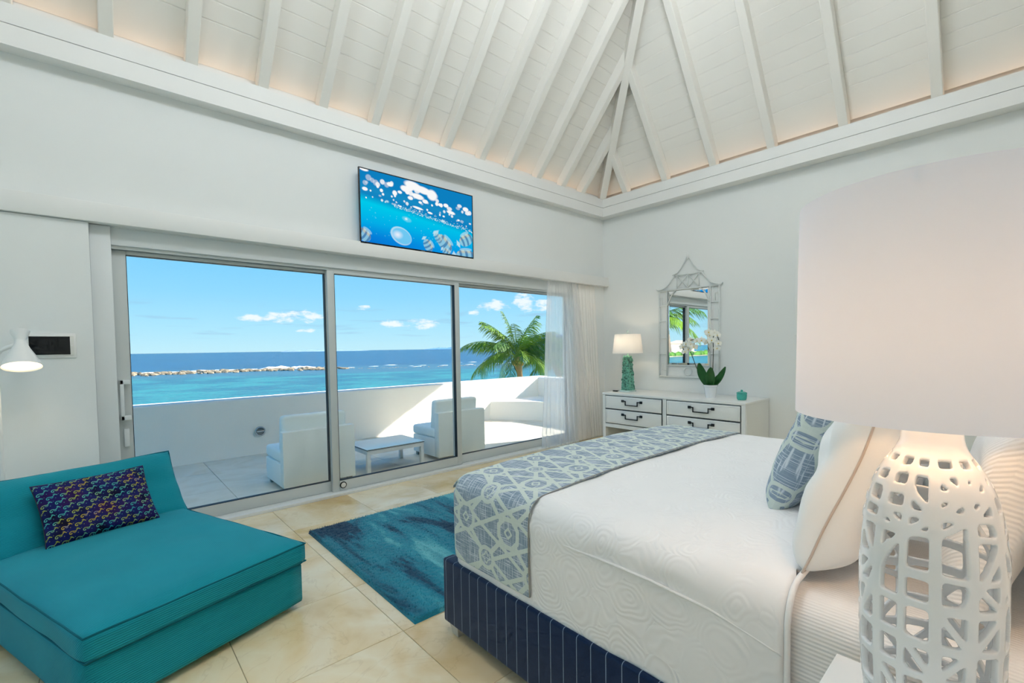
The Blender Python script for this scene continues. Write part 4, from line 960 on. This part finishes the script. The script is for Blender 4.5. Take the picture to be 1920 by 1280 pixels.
# patterned runner
def oct_(x, y, r): x, y = np.abs(x), np.abs(y); return np.maximum(np.maximum(x, y), (x + y) * .7071) - r
def lattice(X, Y, p=.30):
    cx = X - np.round(X / p) * p; cy = Y - np.round(Y / p) * p; w_ = .0105
    kx = X - p / 2; ky = Y - p / 2; ax = kx - np.round(kx / p) * p; ay = ky - np.round(ky / p) * p
    d = np.abs(oct_(cx, cy, .060)) - w_                                   # large octagon ring
    d = np.minimum(d, np.abs(np.hypot(ax, ay) - .046) - w_ * .9)          # ring on the other lattice point
    th = np.arctan2(ay, ax); rr_ = np.hypot(ax, ay); d = np.minimum(d, np.abs(rr_ - .020 * (1 + .32 * np.cos(4 * th))) - .0045)
    dg = np.minimum(np.abs(np.abs(cx) - np.abs(cy)) * .7071, 9); d = np.minimum(d, np.where((np.hypot(cx, cy) > .056) & (rr_ > .05), dg - w_, 1))
    # long interlacing strap lines
    s1 = X + .5 * Y; s2 = X - .5 * Y; s1 = s1 - np.round(s1 / p) * p; s2 = s2 - np.round(s2 / p) * p
    strap = np.minimum(np.abs(np.abs(s1) - .058), np.abs(np.abs(s2) - .058)) * .894 - w_ * .85
    d = np.minimum(d, np.where((oct_(cx, cy, .06) > 0) & (rr_ > .05), strap, 1))
    d = np.minimum(d, np.where(oct_(cx, cy, .05) < 0, np.abs(np.abs(np.abs(cx) + np.abs(cy)) - .022) * .7 - .0045, 1))
    return d
def runner_profile(n):
    re = .09; x0, x1, zt = BX0 + .012, BX1 - .012, .828
    pts = [(x0 - .004 * math.sin(3 * t), .425 + (zt - re - .425) * t) for t in np.linspace(0, 1, 60)] + [(x0 + re - re * math.cos(t), zt - re + re * math.sin(t)) for t in np.linspace(0, pi / 2, 24)[1:]]
    top = [(x, zt + .026 * (1 - (1 - min(1, (x - x0 - re) / .8, (x1 - re - x) / .8)) ** 2)) for x in np.linspace(x0 + re, x1 - re, 300)[1:-1]]
    right = [(x1 - (p[0] - x0), p[1]) for p in reversed(pts)]
    return pts + top + right
rp = runner_profile(0); arc = [0.0]
for a_, b_ in zip(rp[:-1], rp[1:]): arc.append(arc[-1] + math.hypot(b_[0] - a_[0], b_[1] - a_[1]))
NYR = 96; YR0, YR1 = 1.345, 1.925; vs = []; fl_ = []
for (x, z), s_ in zip(rp, arc):
    for j in range(NYR):
        t = j / (NYR - 1); y = YR0 + (YR1 - YR0) * t
        rd = max(0, t - .84) / .16; sidey = 1 if x < 2.3 else -1
        zz = z - .05 * rd ** 2.2 * (1 if z > .75 else 0) + .003 * mnoise.noise(Vector((x * 6, y * 6, z * 6)))
        xx = x + (.045 * rd ** 2.5 * sidey if z < .80 else 0) + .004 * mnoise.noise(Vector((y * 5, z * 5, 2)))
        vs.append((xx, y, zz)); fl_.append((s_, y, 0))
run = thing('bed_runner', (2.345, 1.63, .425), 'grey-blue lattice pattern runner laid across the foot of the bed', 'bed runner')
ro = mk('cloth', vs, [tuple(reversed(f)) for f in grid_faces(len(rp), NYR)], 'lattice_fabric', run, True)
fa = np.array(fl_); setattr_f(ro, 'pat', lattice(fa[:, 0] + .07, fa[:, 1] + .03)); setattr_v(ro, 'flat', fa)
so = ro.modifiers.new('thickness', 'SOLIDIFY'); so.thickness = .009; so.offset = 0
for yy in (YR0, ): tube('edge_piping', [(p[0] - (.002 if p[0] < 2.3 else -.002), yy, p[1] + .002) for p in rp[::4]], .003, 'pale_foot', run, 6)

# pillows
def pillow(name, a, b_, t, T, m, label, pinch=.06, expo=.42, piping=None, wob=.02, seed=1, pat=False, nu=70, nv=56, cat='pillow', group=None):
    r = thing(name, tuple(T @ Vector((0, 0, -b_))), label, cat, group=group)
    V, Fc, Fl = pillow_data(a, b_, t, nu, nv, pinch, expo, 1.0, wob, seed)
    o = mk('cover', [T @ Vector(p) for p in V], Fc, m, r, True)
    if pat:
        Fl = np.array(Fl); setattr_f(o, 'pat', lattice(Fl[:, 0] * 1.35 + .02, Fl[:, 1] * 1.35 + .06) / 1.35); setattr_v(o, 'flat', Fl)
    else: weld(o)
    if piping: tube('piping', [T @ (p + Vector((0, .01 * mnoise.noise(p * 5 + Vector((seed, 0, 0))), 0))) for p in outline(a + .001, b_ + .001, pinch)], .003, piping, r, 6, True)
    return r
def PT(x, y, z, lean, yaw=0, roll=0): return Matrix.Translation((x, y, z)) @ Matrix.Rotation(math.radians(yaw), 4, 'Z') @ Matrix.Rotation(math.radians(lean), 4, 'X') @ Matrix.Rotation(math.radians(roll), 4, 'Y')
# lean > 0 tips the top towards the headboard (-y)
pillow('sham_pillow', .36, .245, .105, PT(1.755, .315, 1.065, 20, 0), 'pillow_white', 'plump white pillow with taupe piping on the near side of the bed', .07, .40, 'piping_taupe', .03, 3)
pillow('sham_pillow', .36, .245, .105, PT(2.56, .31, 1.07, 20, 0), 'pillow_white', 'white piped pillow behind the patterned pillow on the far side', .07, .40, 'piping_taupe', .03, 5)
pillow('ribbed_pillow', .38, .23, .075, PT(1.80, .045, 1.03, 13, 0), 'sheet_ribbed', 'white ribbed sleeping pillow nearest the headboard on the near side', .06, .4, None, .02, 6)
pillow('ribbed_pillow', .38, .23, .075, PT(2.70, .045, 1.04, 13, 0), 'sheet_ribbed', 'white ribbed sleeping pillow nearest the headboard on the far side', .06, .4, None, .02, 7)
pillow('patterned_pillow', .34, .225, .085, PT(2.165, .565, 1.045, 21, 4), 'lattice_fabric', 'blue lattice patterned accent pillow leaning on the white pillow', .05, .42, None, .02, 8, True, 150, 110)

# ------------------------------------------------------------------ nightstand and ceramic lamp
ns = thing('nightstand', (.96, .03, 0), 'white lacquered nightstand beside the bed', 'nightstand')
NX0, NX1, NY0, NY1, NZT = .66, 1.255, -.225, .285, .73
box('top', NX0, NX1, NY0, NY1, NZT - .035, NZT, 'white_lacquer', ns, .004)
boxes('body', [(NX0 + .02, NX1 - .02, NY0 + .01, NY1 - .05, .12, NZT - .036)], 'white_lacquer', ns)
for k in range(2):
    z0 = .15 + k * .275; dr = box('drawer', NX0 + .035, NX1 - .035, NY1 - .05, NY1 - .03, z0, z0 + .25, 'white_lacquer', ns, .003)
    box('handle', .89, 1.03, NY1 - .03, NY1 - .012, z0 + .12, z0 + .135, 'black_metal', dr, .003)
for (fx, fy) in ((NX0 + .02, NY0 + .01), (NX1 - .07, NY0 + .01), (NX0 + .02, NY1 - .10), (NX1 - .07, NY1 - .10)): box('leg', fx, fx + .05, fy, fy + .05, 0, .12, 'white_lacquer', ns)

LC = (1.10, .112)
lamp = thing('table_lamp', (*LC, NZT), 'large white openwork ceramic lamp with white drum shade on the nightstand', 'table lamp')
PR = [(.730, .070), (.75, .082), (.80, .094), (.88, .100), (1.00, .1015), (1.09, .1005), (1.14, .095), (1.18, .087), (1.21, .077), (1.235, .064), (1.255, .051), (1.272, .0435), (1.30, .041)]
pz = [p[0] for p in PR]; prr = [p[1] for p in PR]
def prof_r(z):
    # smooth interpolation of the lamp outline
    z = np.asarray(z); return (np.interp(z - .008, pz, prr) + np.interp(z, pz, prr) * 2 + np.interp(z + .008, pz, prr)) / 4
RB = .10; PER = 2 * pi * RB
rs = random.Random(17); segs = []
ncol = 13; cols = [PER * (k + rs.uniform(-.16, .16)) / ncol for k in range(ncol)]; rows = [.768 + .060 * k + rs.uniform(-.005, .005) for k in range(7)] + [1.162, 1.198, 1.230]
for c_ in cols: segs.append((c_ + rs.uniform(-.006, .006), .73, c_ + rs.uniform(-.006, .006), 1.25, rs.uniform(.0052, .0082)))
for r_ in rows:
    for k in range(ncol):
        if rs.random() < .84: segs.append((cols[k], r_ + rs.uniform(-.003, .003), cols[(k + 1) % ncol] + (PER if k == ncol - 1 else 0), r_ + rs.uniform(-.003, .003), rs.uniform(.005, .0085)))
for k in range(ncol):
    for j in range(len(rows) - 1):
        u0, u1 = cols[k], cols[(k + 1) % ncol] + (PER if k == ncol - 1 else 0); star = (k * 3 + j * 2) % 5
        if star == 0: segs += [(u0, rows[j], u1, rows[j + 1], .0055)]
        elif star == 2: segs += [(u1, rows[j], u0, rows[j + 1], .0055)]
        elif star == 3 and rs.random() < .5: segs += [(u0, rows[j], u1, rows[j + 1], .005)]
for k in range(9):
    u0 = rs.uniform(0, PER); segs.append((u0, rs.choice(rows[1:6]), u0 + rs.choice([-1, 1]) * .085, rs.choice(rows[1:6]) + .09, .0055))
NTH, NZL = 300, 210
th = np.linspace(0, 2 * pi, NTH, endpoint=False); zz = np.linspace(.73, 1.30, NZL); UU, ZZ = np.meshgrid(th * RB, zz, indexing='ij')
acc = np.zeros_like(UU); kk = 520.0
for (u0, z0, u1, z1, hw) in segs:
    for sh_ in (-PER, 0, PER):
        x0_, x1_ = u0 + sh_, u1 + sh_
        if max(x0_, x1_) < -.05 or min(x0_, x1_) > PER + .05: continue
        dx, dz = x1_ - x0_, z1 - z0; t = np.clip(((UU - x0_) * dx + (ZZ - z0) * dz) / (dx * dx + dz * dz), 0, 1); d = np.hypot(UU - x0_ - t * dx, ZZ - z0 - t * dz) - hw
        acc += np.exp(-kk * np.clip(d, -.03, .1))
sdf = -np.log(np.maximum(acc, 1e-12)) / kk - .0018 * np.clip((ZZ - 1.12) / .1, 0, 1)
sdf = np.minimum(sdf, (.752 - ZZ) * -1 * 1.0 if False else np.where(ZZ < .752, -.01, 9)); sdf = np.minimum(sdf, np.where(ZZ > 1.25, -.01, 9)); sdf = np.minimum(sdf, np.maximum(ZZ * -1 + .757, -.004) * 0 + np.where(ZZ < .757, -.002, 9))
# clip the surface where there is no ceramic
vid = {}; LV = []; LF = []
def lv(key, uu, z_):
    if key not in vid:
        vid[key] = len(LV); r_ = float(prof_r(z_)); a = uu / RB; LV.append((LC[0] + r_ * math.cos(a), LC[1] + r_ * math.sin(a), z_))
    return vid[key]
du = PER / NTH
for i in range(NTH):
    i2 = (i + 1) % NTH
    for j in range(NZL - 1):
        cs_ = [(i, j, 0), (i2, j, 1), (i2, j + 1, 1), (i, j + 1, 0)]; ds = [sdf[a, b_] for a, b_, _ in cs_]
        if all(d > 0 for d in ds): continue
        for tri in ((0, 1, 2), (0, 2, 3)):
            poly = []
            for e0 in range(3):
                p0, p1 = tri[e0], tri[(e0 + 1) % 3]; a0, b0, w0 = cs_[p0]; a1, b1, w1 = cs_[p1]; d0, d1 = ds[p0], ds[p1]
                if d0 <= 0: poly.append(lv((a0, b0), (i + w0) * du if not (w0 and i2 == 0) else 0.0, zz[b0]))
                if (d0 <= 0) != (d1 <= 0):
                    t = d0 / (d0 - d1); ua = (i + w0) * du; ub = (i + w1) * du; key = (min((a0, b0), (a1, b1)), max((a0, b0), (a1, b1)))
                    poly.append(lv(key, ua + (ub - ua) * t, zz[b0] + (zz[b1] - zz[b0]) * t))
            poly = [p for n_, p in enumerate(poly) if p != poly[n_ - 1]]
            if len(poly) >= 3: LF.append(tuple(poly))
body = mk('openwork_body', LV, LF, 'ceramic_white', lamp, True)
so = body.modifiers.new('wall', 'SOLIDIFY'); so.thickness = .010; so.offset = -1; so.use_rim = True
sm = body.modifiers.new('soften', 'SMOOTH'); sm.factor = .5; sm.iterations = 2
lathe('foot_ring', [(0, .7305), (.071, .7305), (.074, .738), (.066, .742), (0, .742)], LC, 'ceramic_white', lamp, 40)
tube('stem', [(LC[0], LC[1], 1.28), (LC[0], LC[1], 1.365)], .010, 'brass', lamp, 12)
lathe('neck_cap', [(.041, 1.299), (.030, 1.303), (.010, 1.305)], LC, 'brass', lamp, 30)
lathe('shade', [(.207, 1.318), (.2055, 1.44), (.204, 1.58), (.202, 1.706)], LC, 'shade_linen', lamp, 96)
boxes('shade_spider', [(LC[0] - .201, LC[0] + .201, LC[1] - .002, LC[1] + .002, 1.685, 1.689), (LC[0] - .002, LC[0] + .002, LC[1] - .201, LC[1] + .201, 1.690, 1.694)], 'brass', lamp)
tube('harp_rod', [(LC[0], LC[1], 1.55), (LC[0], LC[1], 1.695)], .003, 'brass', lamp, 8)
bm = bmesh.new(); bmesh.ops.create_uvsphere(bm, u_segments=16, v_segments=10, radius=.026, matrix=Matrix.Translation((*LC, 1.53))); fromb('bulb', bm, 'bulb_face', lamp, True)
def point(name, loc, wts, col, size, parent):
    l_ = bpy.data.lights.new(name, 'POINT'); l_.energy = wts; l_.color = col; l_.shadow_soft_size = size; o = bpy.data.objects.new(name, l_); COL.objects.link(o); o.location = loc; par(o, parent); return o
point('bulb_light', (LC[0], LC[1], 1.475), BED_LAMP_W, (1, .56, .24), .02, lamp)

# ------------------------------------------------------------------ dresser
dr = thing('dresser', (5.75, 3.1, 0), 'long white dresser with black bracket pulls under the mirror', 'dresser')
DX, DT = 5.40, .79; DY0, DY1 = 2.105, 4.09; DB = WX - .012
box('top', DX, DB, DY0, DY1, DT - .03, DT, 'white_lacquer', dr, .003)
boxes('carcass', [(DX + .004, DB, DY0 + .004, DY0 + .05, .0, DT - .031), (DX + .004, DB, DY1 - .05, DY1 - .004, .0, DT - .031), (DX + .004, DB, 3.085, 3.135, .0, DT - .031),
                  (DX + .03, DB, DY0 + .05, DY1 - .05, DT - .05, DT - .031), (DB - .02, DB, DY0 + .05, 3.085, .08, DT - .05), (DX + .03, DB, 3.135, DY1 - .05, .335, .35), (DX + .004, DX + .04, 3.135, DY1 - .05, .30, .352), (DX + .03, DB, DY0 + .05, 3.085, .10, .12)], 'white_lacquer', dr)
boxes('side_moulding', [(DX + .03, DB - .03, DY0 - .001, DY0 + .004, .05, .09), (DX + .03, DX + .06, DY0 - .001, DY0 + .004, .09, DT - .06)], 'white_lacquer', dr)
def pull(y, z, hw, par_):
    bm = bmesh.new(); xf = DX - .004
    for s_ in (-1, 1):
        bbox(bm, xf - .016, xf, y + s_ * hw - .019, y + s_ * hw + .019, z - .016, z + .016, .002, 1)
        bbox(bm, xf - .024, xf - .014, *sorted((y + s_ * (hw + .004), y + s_ * (hw - .055))), z - .006, z + .006)
        bbox(bm, xf - .024, xf - .014, *sorted((y + s_ * (hw - .045), y + s_ * (hw - .056))), z - .052, z + .006)
    bbox(bm, xf - .024, xf - .014, y - hw + .045, y + hw - .045, z - .058, z - .046)
    fromb('handle', bm, 'black_metal', par_)
def drawer(y0, y1, z0, z1, hz):
    d = box('drawer', DX - .004, DX + .02, y0, y1, z0, z1, 'white_lacquer', dr, .003)
    # recessed panel line
    boxes('bead', [(DX - .007, DX - .003, y0 + .012, y1 - .012, z0 + .012, z0 + .020), (DX - .007, DX - .003, y0 + .012, y1 - .012, z1 - .020, z1 - .012), (DX - .007, DX - .003, y0 + .012, y0 + .020, z0 + .020, z1 - .020), (DX - .007, DX - .003, y1 - .020, y1 - .012, z0 + .020, z1 - .020)], 'trim_paint', d)
    boxes('shadow_gap', [(DX - .001, DX + .012, y0 - .004, y1 + .004, z0 - .004, z1 + .004)], 'gap_grey', d)
    pull((y0 + y1) / 2, hz, .145, d)
drawer(3.15, 4.035, .572, .747, .69); drawer(3.15, 4.035, .365, .555, .50)
drawer(2.165, 3.075, .572, .747, .69); drawer(2.165, 3.075, .355, .555, .50); drawer(2.165, 3.075, .13, .338, .28)

# turquoise table lamp on the dresser
T2 = (5.70, 3.86)
tl = thing('table_lamp', (*T2, DT), 'small table lamp with turquoise stone chip base on the dresser', 'table lamp')
box('acrylic_foot', T2[0] - .085, T2[0] + .085, T2[1] - .085, T2[1] + .085, DT, DT + .025, 'acrylic', tl, .003)
bm = bmesh.new(); bbox(bm, T2[0] - .068, T2[0] + .068, T2[1] - .068, T2[1] + .068, DT + .025, DT + .52)
for v_ in bm.verts:
    if v_.co.z > DT + .3: v_.co.x = T2[0] + (v_.co.x - T2[0]) * .62; v_.co.y = T2[1] + (v_.co.y - T2[1]) * .62
core = fromb('tapered_core', bm, 'turquoise_stone', tl)
random.seed(5)
bm = bmesh.new(); bmesh.ops.create_icosphere(bm, subdivisions=1, radius=1.0); chips = []
sme = []
for k in range(4):
    me = bpy.data.meshes.new('stone_chip'); b2 = bm.copy()
    for v_ in b2.verts: v_.co *= random.uniform(.7, 1.15)
    b2.to_mesh(me); b2.free(); me.materials.append(M['turquoise_stone']); sme.append(me)
bm.free()
for k in range(290):
    t = (k + random.random()) / 290; z_ = DT + .03 + t * .485; h_ = .068 * (1 - .38 * (z_ - DT - .025) / .495); fc = random.choice([0, 0, 1, 1, 2, 3]); s_ = random.uniform(-1, 1) * h_
    x, y = {0: (T2[0] - h_, T2[1] + s_), 1: (T2[0] + s_, T2[1] - h_), 2: (T2[0] + h_, T2[1] + s_), 3: (T2[0] + s_, T2[1] + h_)}[fc]
    o = bpy.data.objects.new('stone_chip', random.choice(sme)); COL.objects.link(o); o.parent = tl; o.matrix_parent_inverse = WM(tl).inverted(); o.location = (x, y, z_)
    q_ = random.uniform(.010, .019); o.scale = (q_, q_, q_ * random.uniform(.6, 1)); o.rotation_euler = (random.random() * 3, random.random() * 3, random.random() * 3)
tube('stem', [(T2[0], T2[1], DT + .52), (T2[0], T2[1], DT + .60)], .012, 'acrylic', tl, 12)
lathe('shade', [(.215, 1.348), (.182, 1.622), (.180, 1.622), (.213, 1.348), (.215, 1.348)], T2, 'shade_cream', tl, 64)
lathe('finial', [(0, 1.622), (.03, 1.622), (.006, 1.630), (.006, 1.65), (.016, 1.655), (.016, 1.675), (0, 1.682)], T2, 'acrylic', tl, 20)
boxes('shade_spider', [(T2[0] - .18, T2[0] + .18, T2[1] - .002, T2[1] + .002, 1.614, 1.618)], 'brass', tl)
tube('harp_rod', [(T2[0], T2[1], 1.39), (T2[0], T2[1], 1.622)], .003, 'brass', tl, 8)
bm = bmesh.new(); bmesh.ops.create_uvsphere(bm, u_segments=16, v_segments=10, radius=.028, matrix=Matrix.Translation((*T2, 1.44))); fromb('bulb', bm, 'bulb_face', tl, True)
point('bulb_light', (T2[0] - .04, T2[1], 1.5), DRESSER_LAMP_W, (1, .78, .52), .03, tl)
sw = thing('lamp_switch', (5.62, 4.02, DT), 'small black inline lamp switch lying on the dresser', 'switch'); box('switch_body', 5.60, 5.64, 3.985, 4.055, DT, DT + .018, 'black_plastic', sw, .005)
tube('cable', [(5.62, 4.05, DT + .006), (5.66, 4.07, DT + .004), (5.80, 4.06, DT + .004), (5.95, 4.06, DT + .004)], .003, 'black_plastic', sw, 6)

# orchid
OC = (5.72, 2.655)
orc = thing('orchid', (*OC, DT), 'white orchid with two stems in a white pot on the dresser', 'orchid')
lathe('pot', [(0, DT), (.056, DT), (.060, DT + .01), (.080, DT + .135), (.087, DT + .138), (.088, DT + .160), (.082, DT + .160), (.078, DT + .14), (.07, DT + .13)], OC, 'ceramic_white', orc, 40)
lathe('soil', [(0, DT + .14), (.079, DT + .138)], OC, 'soil', orc, 24)
def leaf(p0, p1, p2, wd, name='leaf', m='orchid_leaf'):
    p0, p1, p2 = map(Vector, (p0, p1, p2)); vs = []; n = 12
    for i in range(n):
        t = i / (n - 1); c_ = p0 * (1 - t) ** 2 + p1 * 2 * t * (1 - t) + p2 * t * t; d = (p1 - p0) * (1 - t) + (p2 - p1) * t
        s_ = d.cross(Vector((1, .2, 0))).normalized(); nrm = d.cross(s_).normalized(); w_ = wd * math.sin(pi * min(1, .1 + .9 * t)) ** .7 if t < 1 else 0
        w_ = wd * (math.sin(pi * (.12 + .86 * t))) ** .7
        for k in range(5): q_ = -1 + k / 2; vs.append(c_ + s_ * w_ * q_ + nrm * (abs(q_) ** 1.5) * wd * .3)
    o = mk(name, vs, grid_faces(n, 5), m, orc, True); so_ = o.modifiers.new('thickness', 'SOLIDIFY'); so_.thickness = .003; return o
zb = DT + .135
leaf((5.72, 2.67, zb), (5.68, 2.76, zb + .16), (5.66, 2.77, zb + .30), .055)
leaf((5.71, 2.65, zb), (5.64, 2.62, zb + .14), (5.62, 2.60, zb + .25), .055)
leaf((5.73, 2.64, zb), (5.70, 2.53, zb + .10), (5.70, 2.46, zb + .255), .038)
leaf((5.73, 2.65, zb), (5.76, 2.58, zb + .10), (5.78, 2.53, zb + .17), .04)
def blossom(p, face, s, seed):
    p = Vector(p); f = Vector(face).normalized(); a_ = f.cross(Vector((0, 0, 1))).normalized(); b_ = a_.cross(f); parts = []; rs_ = random.Random(seed)
    for (ang, L_, wd) in ((90, .95, .42), (210, .95, .4), (330, .95, .4), (15, 1.0, .72), (165, 1.0, .72)):
        d = a_ * math.cos(math.radians(ang)) + b_ * math.sin(math.radians(ang)); sd = d.cross(f); vs = []
        for i in range(6):
            t = i / 5; w_ = wd * s * .9 * math.sin(pi * (.08 + .84 * t)) ** .8
            for k in (-1, 0, 1): vs.append(p + d * L_ * s * t + sd * w_ * k * .75 + f * (s * .25 * math.sin(t * 2.4) * (1 if k == 0 else .75)))
        parts.append((vs, grid_faces(6, 3)))
    V_, F_s = merge(parts); o = mk('blossom', V_, F_s, 'orchid_petal', orc, True)
    mk('lip', [p + f * s * .18 + Vector((v_.x, v_.y, v_.z)) * s * .16 for v_ in ICO[0]], ICO[1], 'orchid_lip', o, True)
st1 = [(5.72, 2.70, zb), (5.715, 2.76, zb + .10), (5.70, 2.83, zb + .24), (5.69, 2.885, zb + .40), (5.68, 2.93, zb + .50), (5.66, 2.94, zb + .56), (5.64, 2.88, zb + .59), (5.64, 2.80, zb + .60), (5.64, 2.74, zb + .60)]
st2 = [(5.72, 2.64, zb), (5.72, 2.63, zb + .15), (5.715, 2.62, zb + .32), (5.71, 2.615, zb + .48), (5.70, 2.615, zb + .60), (5.68, 2.59, zb + .66), (5.66, 2.55, zb + .66), (5.65, 2.52, zb + .58)]
tube('flower_stem', st1, .0045, 'orchid_stem', orc, 7); tube('flower_stem', st2, .0045, 'orchid_stem', orc, 7)
for k, p in enumerate([(5.66, 2.99, zb + .50), (5.65, 2.94, zb + .54), (5.64, 2.91, zb + .47), (5.63, 2.87, zb + .53), (5.64, 2.95, zb + .44), (5.63, 2.83, zb + .50), (5.62, 2.78, zb + .575), (5.62, 2.72, zb + .58), (5.64, 2.88, zb + .59),
                       (5.66, 2.66, zb + .56), (5.65, 2.63, zb + .64), (5.64, 2.57, zb + .66), (5.63, 2.53, zb + .64), (5.64, 2.60, zb + .58), (5.63, 2.52, zb + .54), (5.64, 2.64, zb + .68), (5.63, 2.53, zb + .48)]):
    blossom(p, (-1, -.45 + .5 * math.sin(k * 2.1), .1 * math.cos(k)), .050 * (1 + .12 * math.sin(k * 3)), k)

jar = thing('glass_jar', (5.68, 2.26, DT), 'small teal glass candle jar with lid on the dresser', 'jar')
lathe('jar_body', [(0, DT + .002), (.044, DT + .002), (.052, DT + .012), (.056, DT + .04), (.056, DT + .075), (.054, DT + .078), (.05, DT + .078), (.05, DT + .02), (0, DT + .015)], (5.68, 2.26), 'jar_glass', jar, 36)
lid = lathe('lid', [(.058, DT + .079), (.058, DT + .088), (.04, DT + .098), (.012, DT + .102)], (5.68, 2.26), 'jar_glass', jar, 36)
lathe('lid_knob', [(.008, DT + .101), (.014, DT + .110), (.012, DT + .120), (0, DT + .124)], (5.68, 2.26), 'jar_glass', lid, 24)

# ------------------------------------------------------------------ pagoda mirror on the dresser wall
mir = thing('pagoda_mirror', (WX - .02, 3.14, 1.02), 'white bamboo-style pagoda mirror above the dresser', 'mirror')
XM = WX - .022
def yz(*pts): return [(XM, y, z) for y, z in pts]
YA, YB = 3.585, 2.715     # left, right edge as seen from the room
ZA, ZB_ = 1.005, 2.235
mat('bamboo_white', S(222, 226, 224), .4, .5, var=.04, vscale=30)
def bam(name, pts, r=.011, par_=mir): tube(name, pts, r, 'bamboo_white', par_, 10)
bam('stile', yz((YA, ZA), (YA, ZB_))); bam('stile', yz((YB, ZA), (YB, ZB_)))
bam('inner_stile', yz((3.465, ZA + .005), (3.465, ZB_))); bam('inner_stile', yz((2.835, ZA + .005), (2.835, ZB_)))
bam('rail', yz((YA, ZA), (YB, ZA)), .012); bam('rail', yz((YA, ZB_ + .0), (YB, ZB_ + .0)), .012); bam('rail', yz((3.465, 1.165), (2.835, 1.165)))
for z_ in (1.33, 1.56, 1.80, 2.02): bam('rung', yz((YA, z_), (3.465, z_)), .007); bam('rung', yz((YB, z_), (2.835, z_)), .007)
for (ya, yb) in ((YA, 3.465), (YB, 2.835)):
    ym = ya + (yb - ya) * .45
    bam('fret', yz((ya, 2.14), (ym, 2.14), (ym, 2.04)), .006); bam('fret', yz((yb, 1.10), (ym, 1.10), (ym, 1.20)), .006)
bam('ring_ornament', [(XM, 3.15 + .055 * math.cos(t), 1.085 + .055 * math.sin(t)) for t in np.linspace(0, 2 * pi, 28)], .006)
# pagoda roof: sweeping eaves, lattice drum, spire
def arcp(a, b_, sag, n=14): return [(XM, a[0] + (b_[0] - a[0]) * t, a[1] + (b_[1] - a[1]) * t - sag * math.sin(pi * t)) for t in np.linspace(0, 1, n)]
bam('eave', arcp((YA + .03, ZB_ + .015), (3.345, 2.435), .055), .009); bam('eave', arcp((YB - .03, ZB_ + .015), (2.955, 2.435), .055), .009)
bam('eave_tip', yz((YA + .005, ZB_), (YA + .045, ZB_ + .03)), .009); bam('eave_tip', yz((YB - .005, ZB_), (YB - .045, ZB_ + .03)), .009)
bam('drum_rail', yz((3.35, 2.435), (2.95, 2.435)), .010)
for y in (3.31, 3.15, 2.99): bam('drum_post', yz((y, ZB_), (y, 2.435)), .007)
for (a, b_) in ((3.31, 3.15), (3.15, 2.99)): bam('drum_brace', yz((a, ZB_ + .01), (b_, 2.43)), .006); bam('drum_brace', yz((b_, ZB_ + .01), (a, 2.43)), .006)
bam('spire', arcp((3.375, 2.445), (3.155, 2.69), .06), .008); bam('spire', arcp((2.925, 2.445), (3.145, 2.69), .06), .008)
lathe('finial', [(.0, 2.64), (.012, 2.66), (.014, 2.69), (.006, 2.72), (0, 2.735)], (XM, 3.15), 'white_lacquer', mir, 16)
# arched corner brackets over the glass
bam('bracket', arcp((3.33, ZB_ - .012), (3.452, ZB_ - .21), -.035, 10), .009); bam('bracket', arcp((2.97, ZB_ - .012), (2.848, ZB_ - .21), -.035, 10), .009)
box('mirror_plate', WX - .014, WX - .008, 2.842, 3.458, 1.172, ZB_ - .006, 'mirror_glass', mir)
bev = [(.0, 2.846, 1.176), (.0, 3.454, 1.176), (.0, 3.454, 2.225), (.0, 2.846, 2.225)]
bi = [(.004, 2.872, 1.202), (.004, 3.428, 1.202), (.004, 3.428, 2.199), (.004, 2.872, 2.199)]
mk('bevelled_edge', [(WX - .0145 - a, y, z) for a, y, z in bev] + [(WX - .0165 - a + .002, y, z) for a, y, z in bi], [(0, 1, 5, 4), (1, 2, 6, 5), (2, 3, 7, 6), (3, 0, 4, 7), (4, 5, 6, 7)], 'mirror_glass', mir)
box('back_board', WX - .008, WX - .001, 2.80, 3.50, 1.10, ZB_, 'trim_paint', mir)

pf = thing('framed_picture', (WX - .02, 1.35, 1.55), 'white framed wall panel beside the mirror, mostly behind the large lampshade', 'picture')
boxes('frame', [(WX - .03, WX - .001, 1.77, 1.83, 1.55, 2.55), (WX - .03, WX - .001, .88, .94, 1.55, 2.55), (WX - .03, WX - .001, .94, 1.77, 1.55, 1.61), (WX - .03, WX - .001, .94, 1.77, 2.49, 2.55)], 'white_lacquer', pf, .003)
box('panel', WX - .015, WX - .003, .94, 1.77, 1.61, 2.49, 'artwork', pf); boxes('inner_line', [(WX - .018, WX - .012, 1.762, 1.77, 1.61, 2.49), (WX - .018, WX - .012, .94, 1.762, 1.61, 1.618)], 'pale_foot', pf)
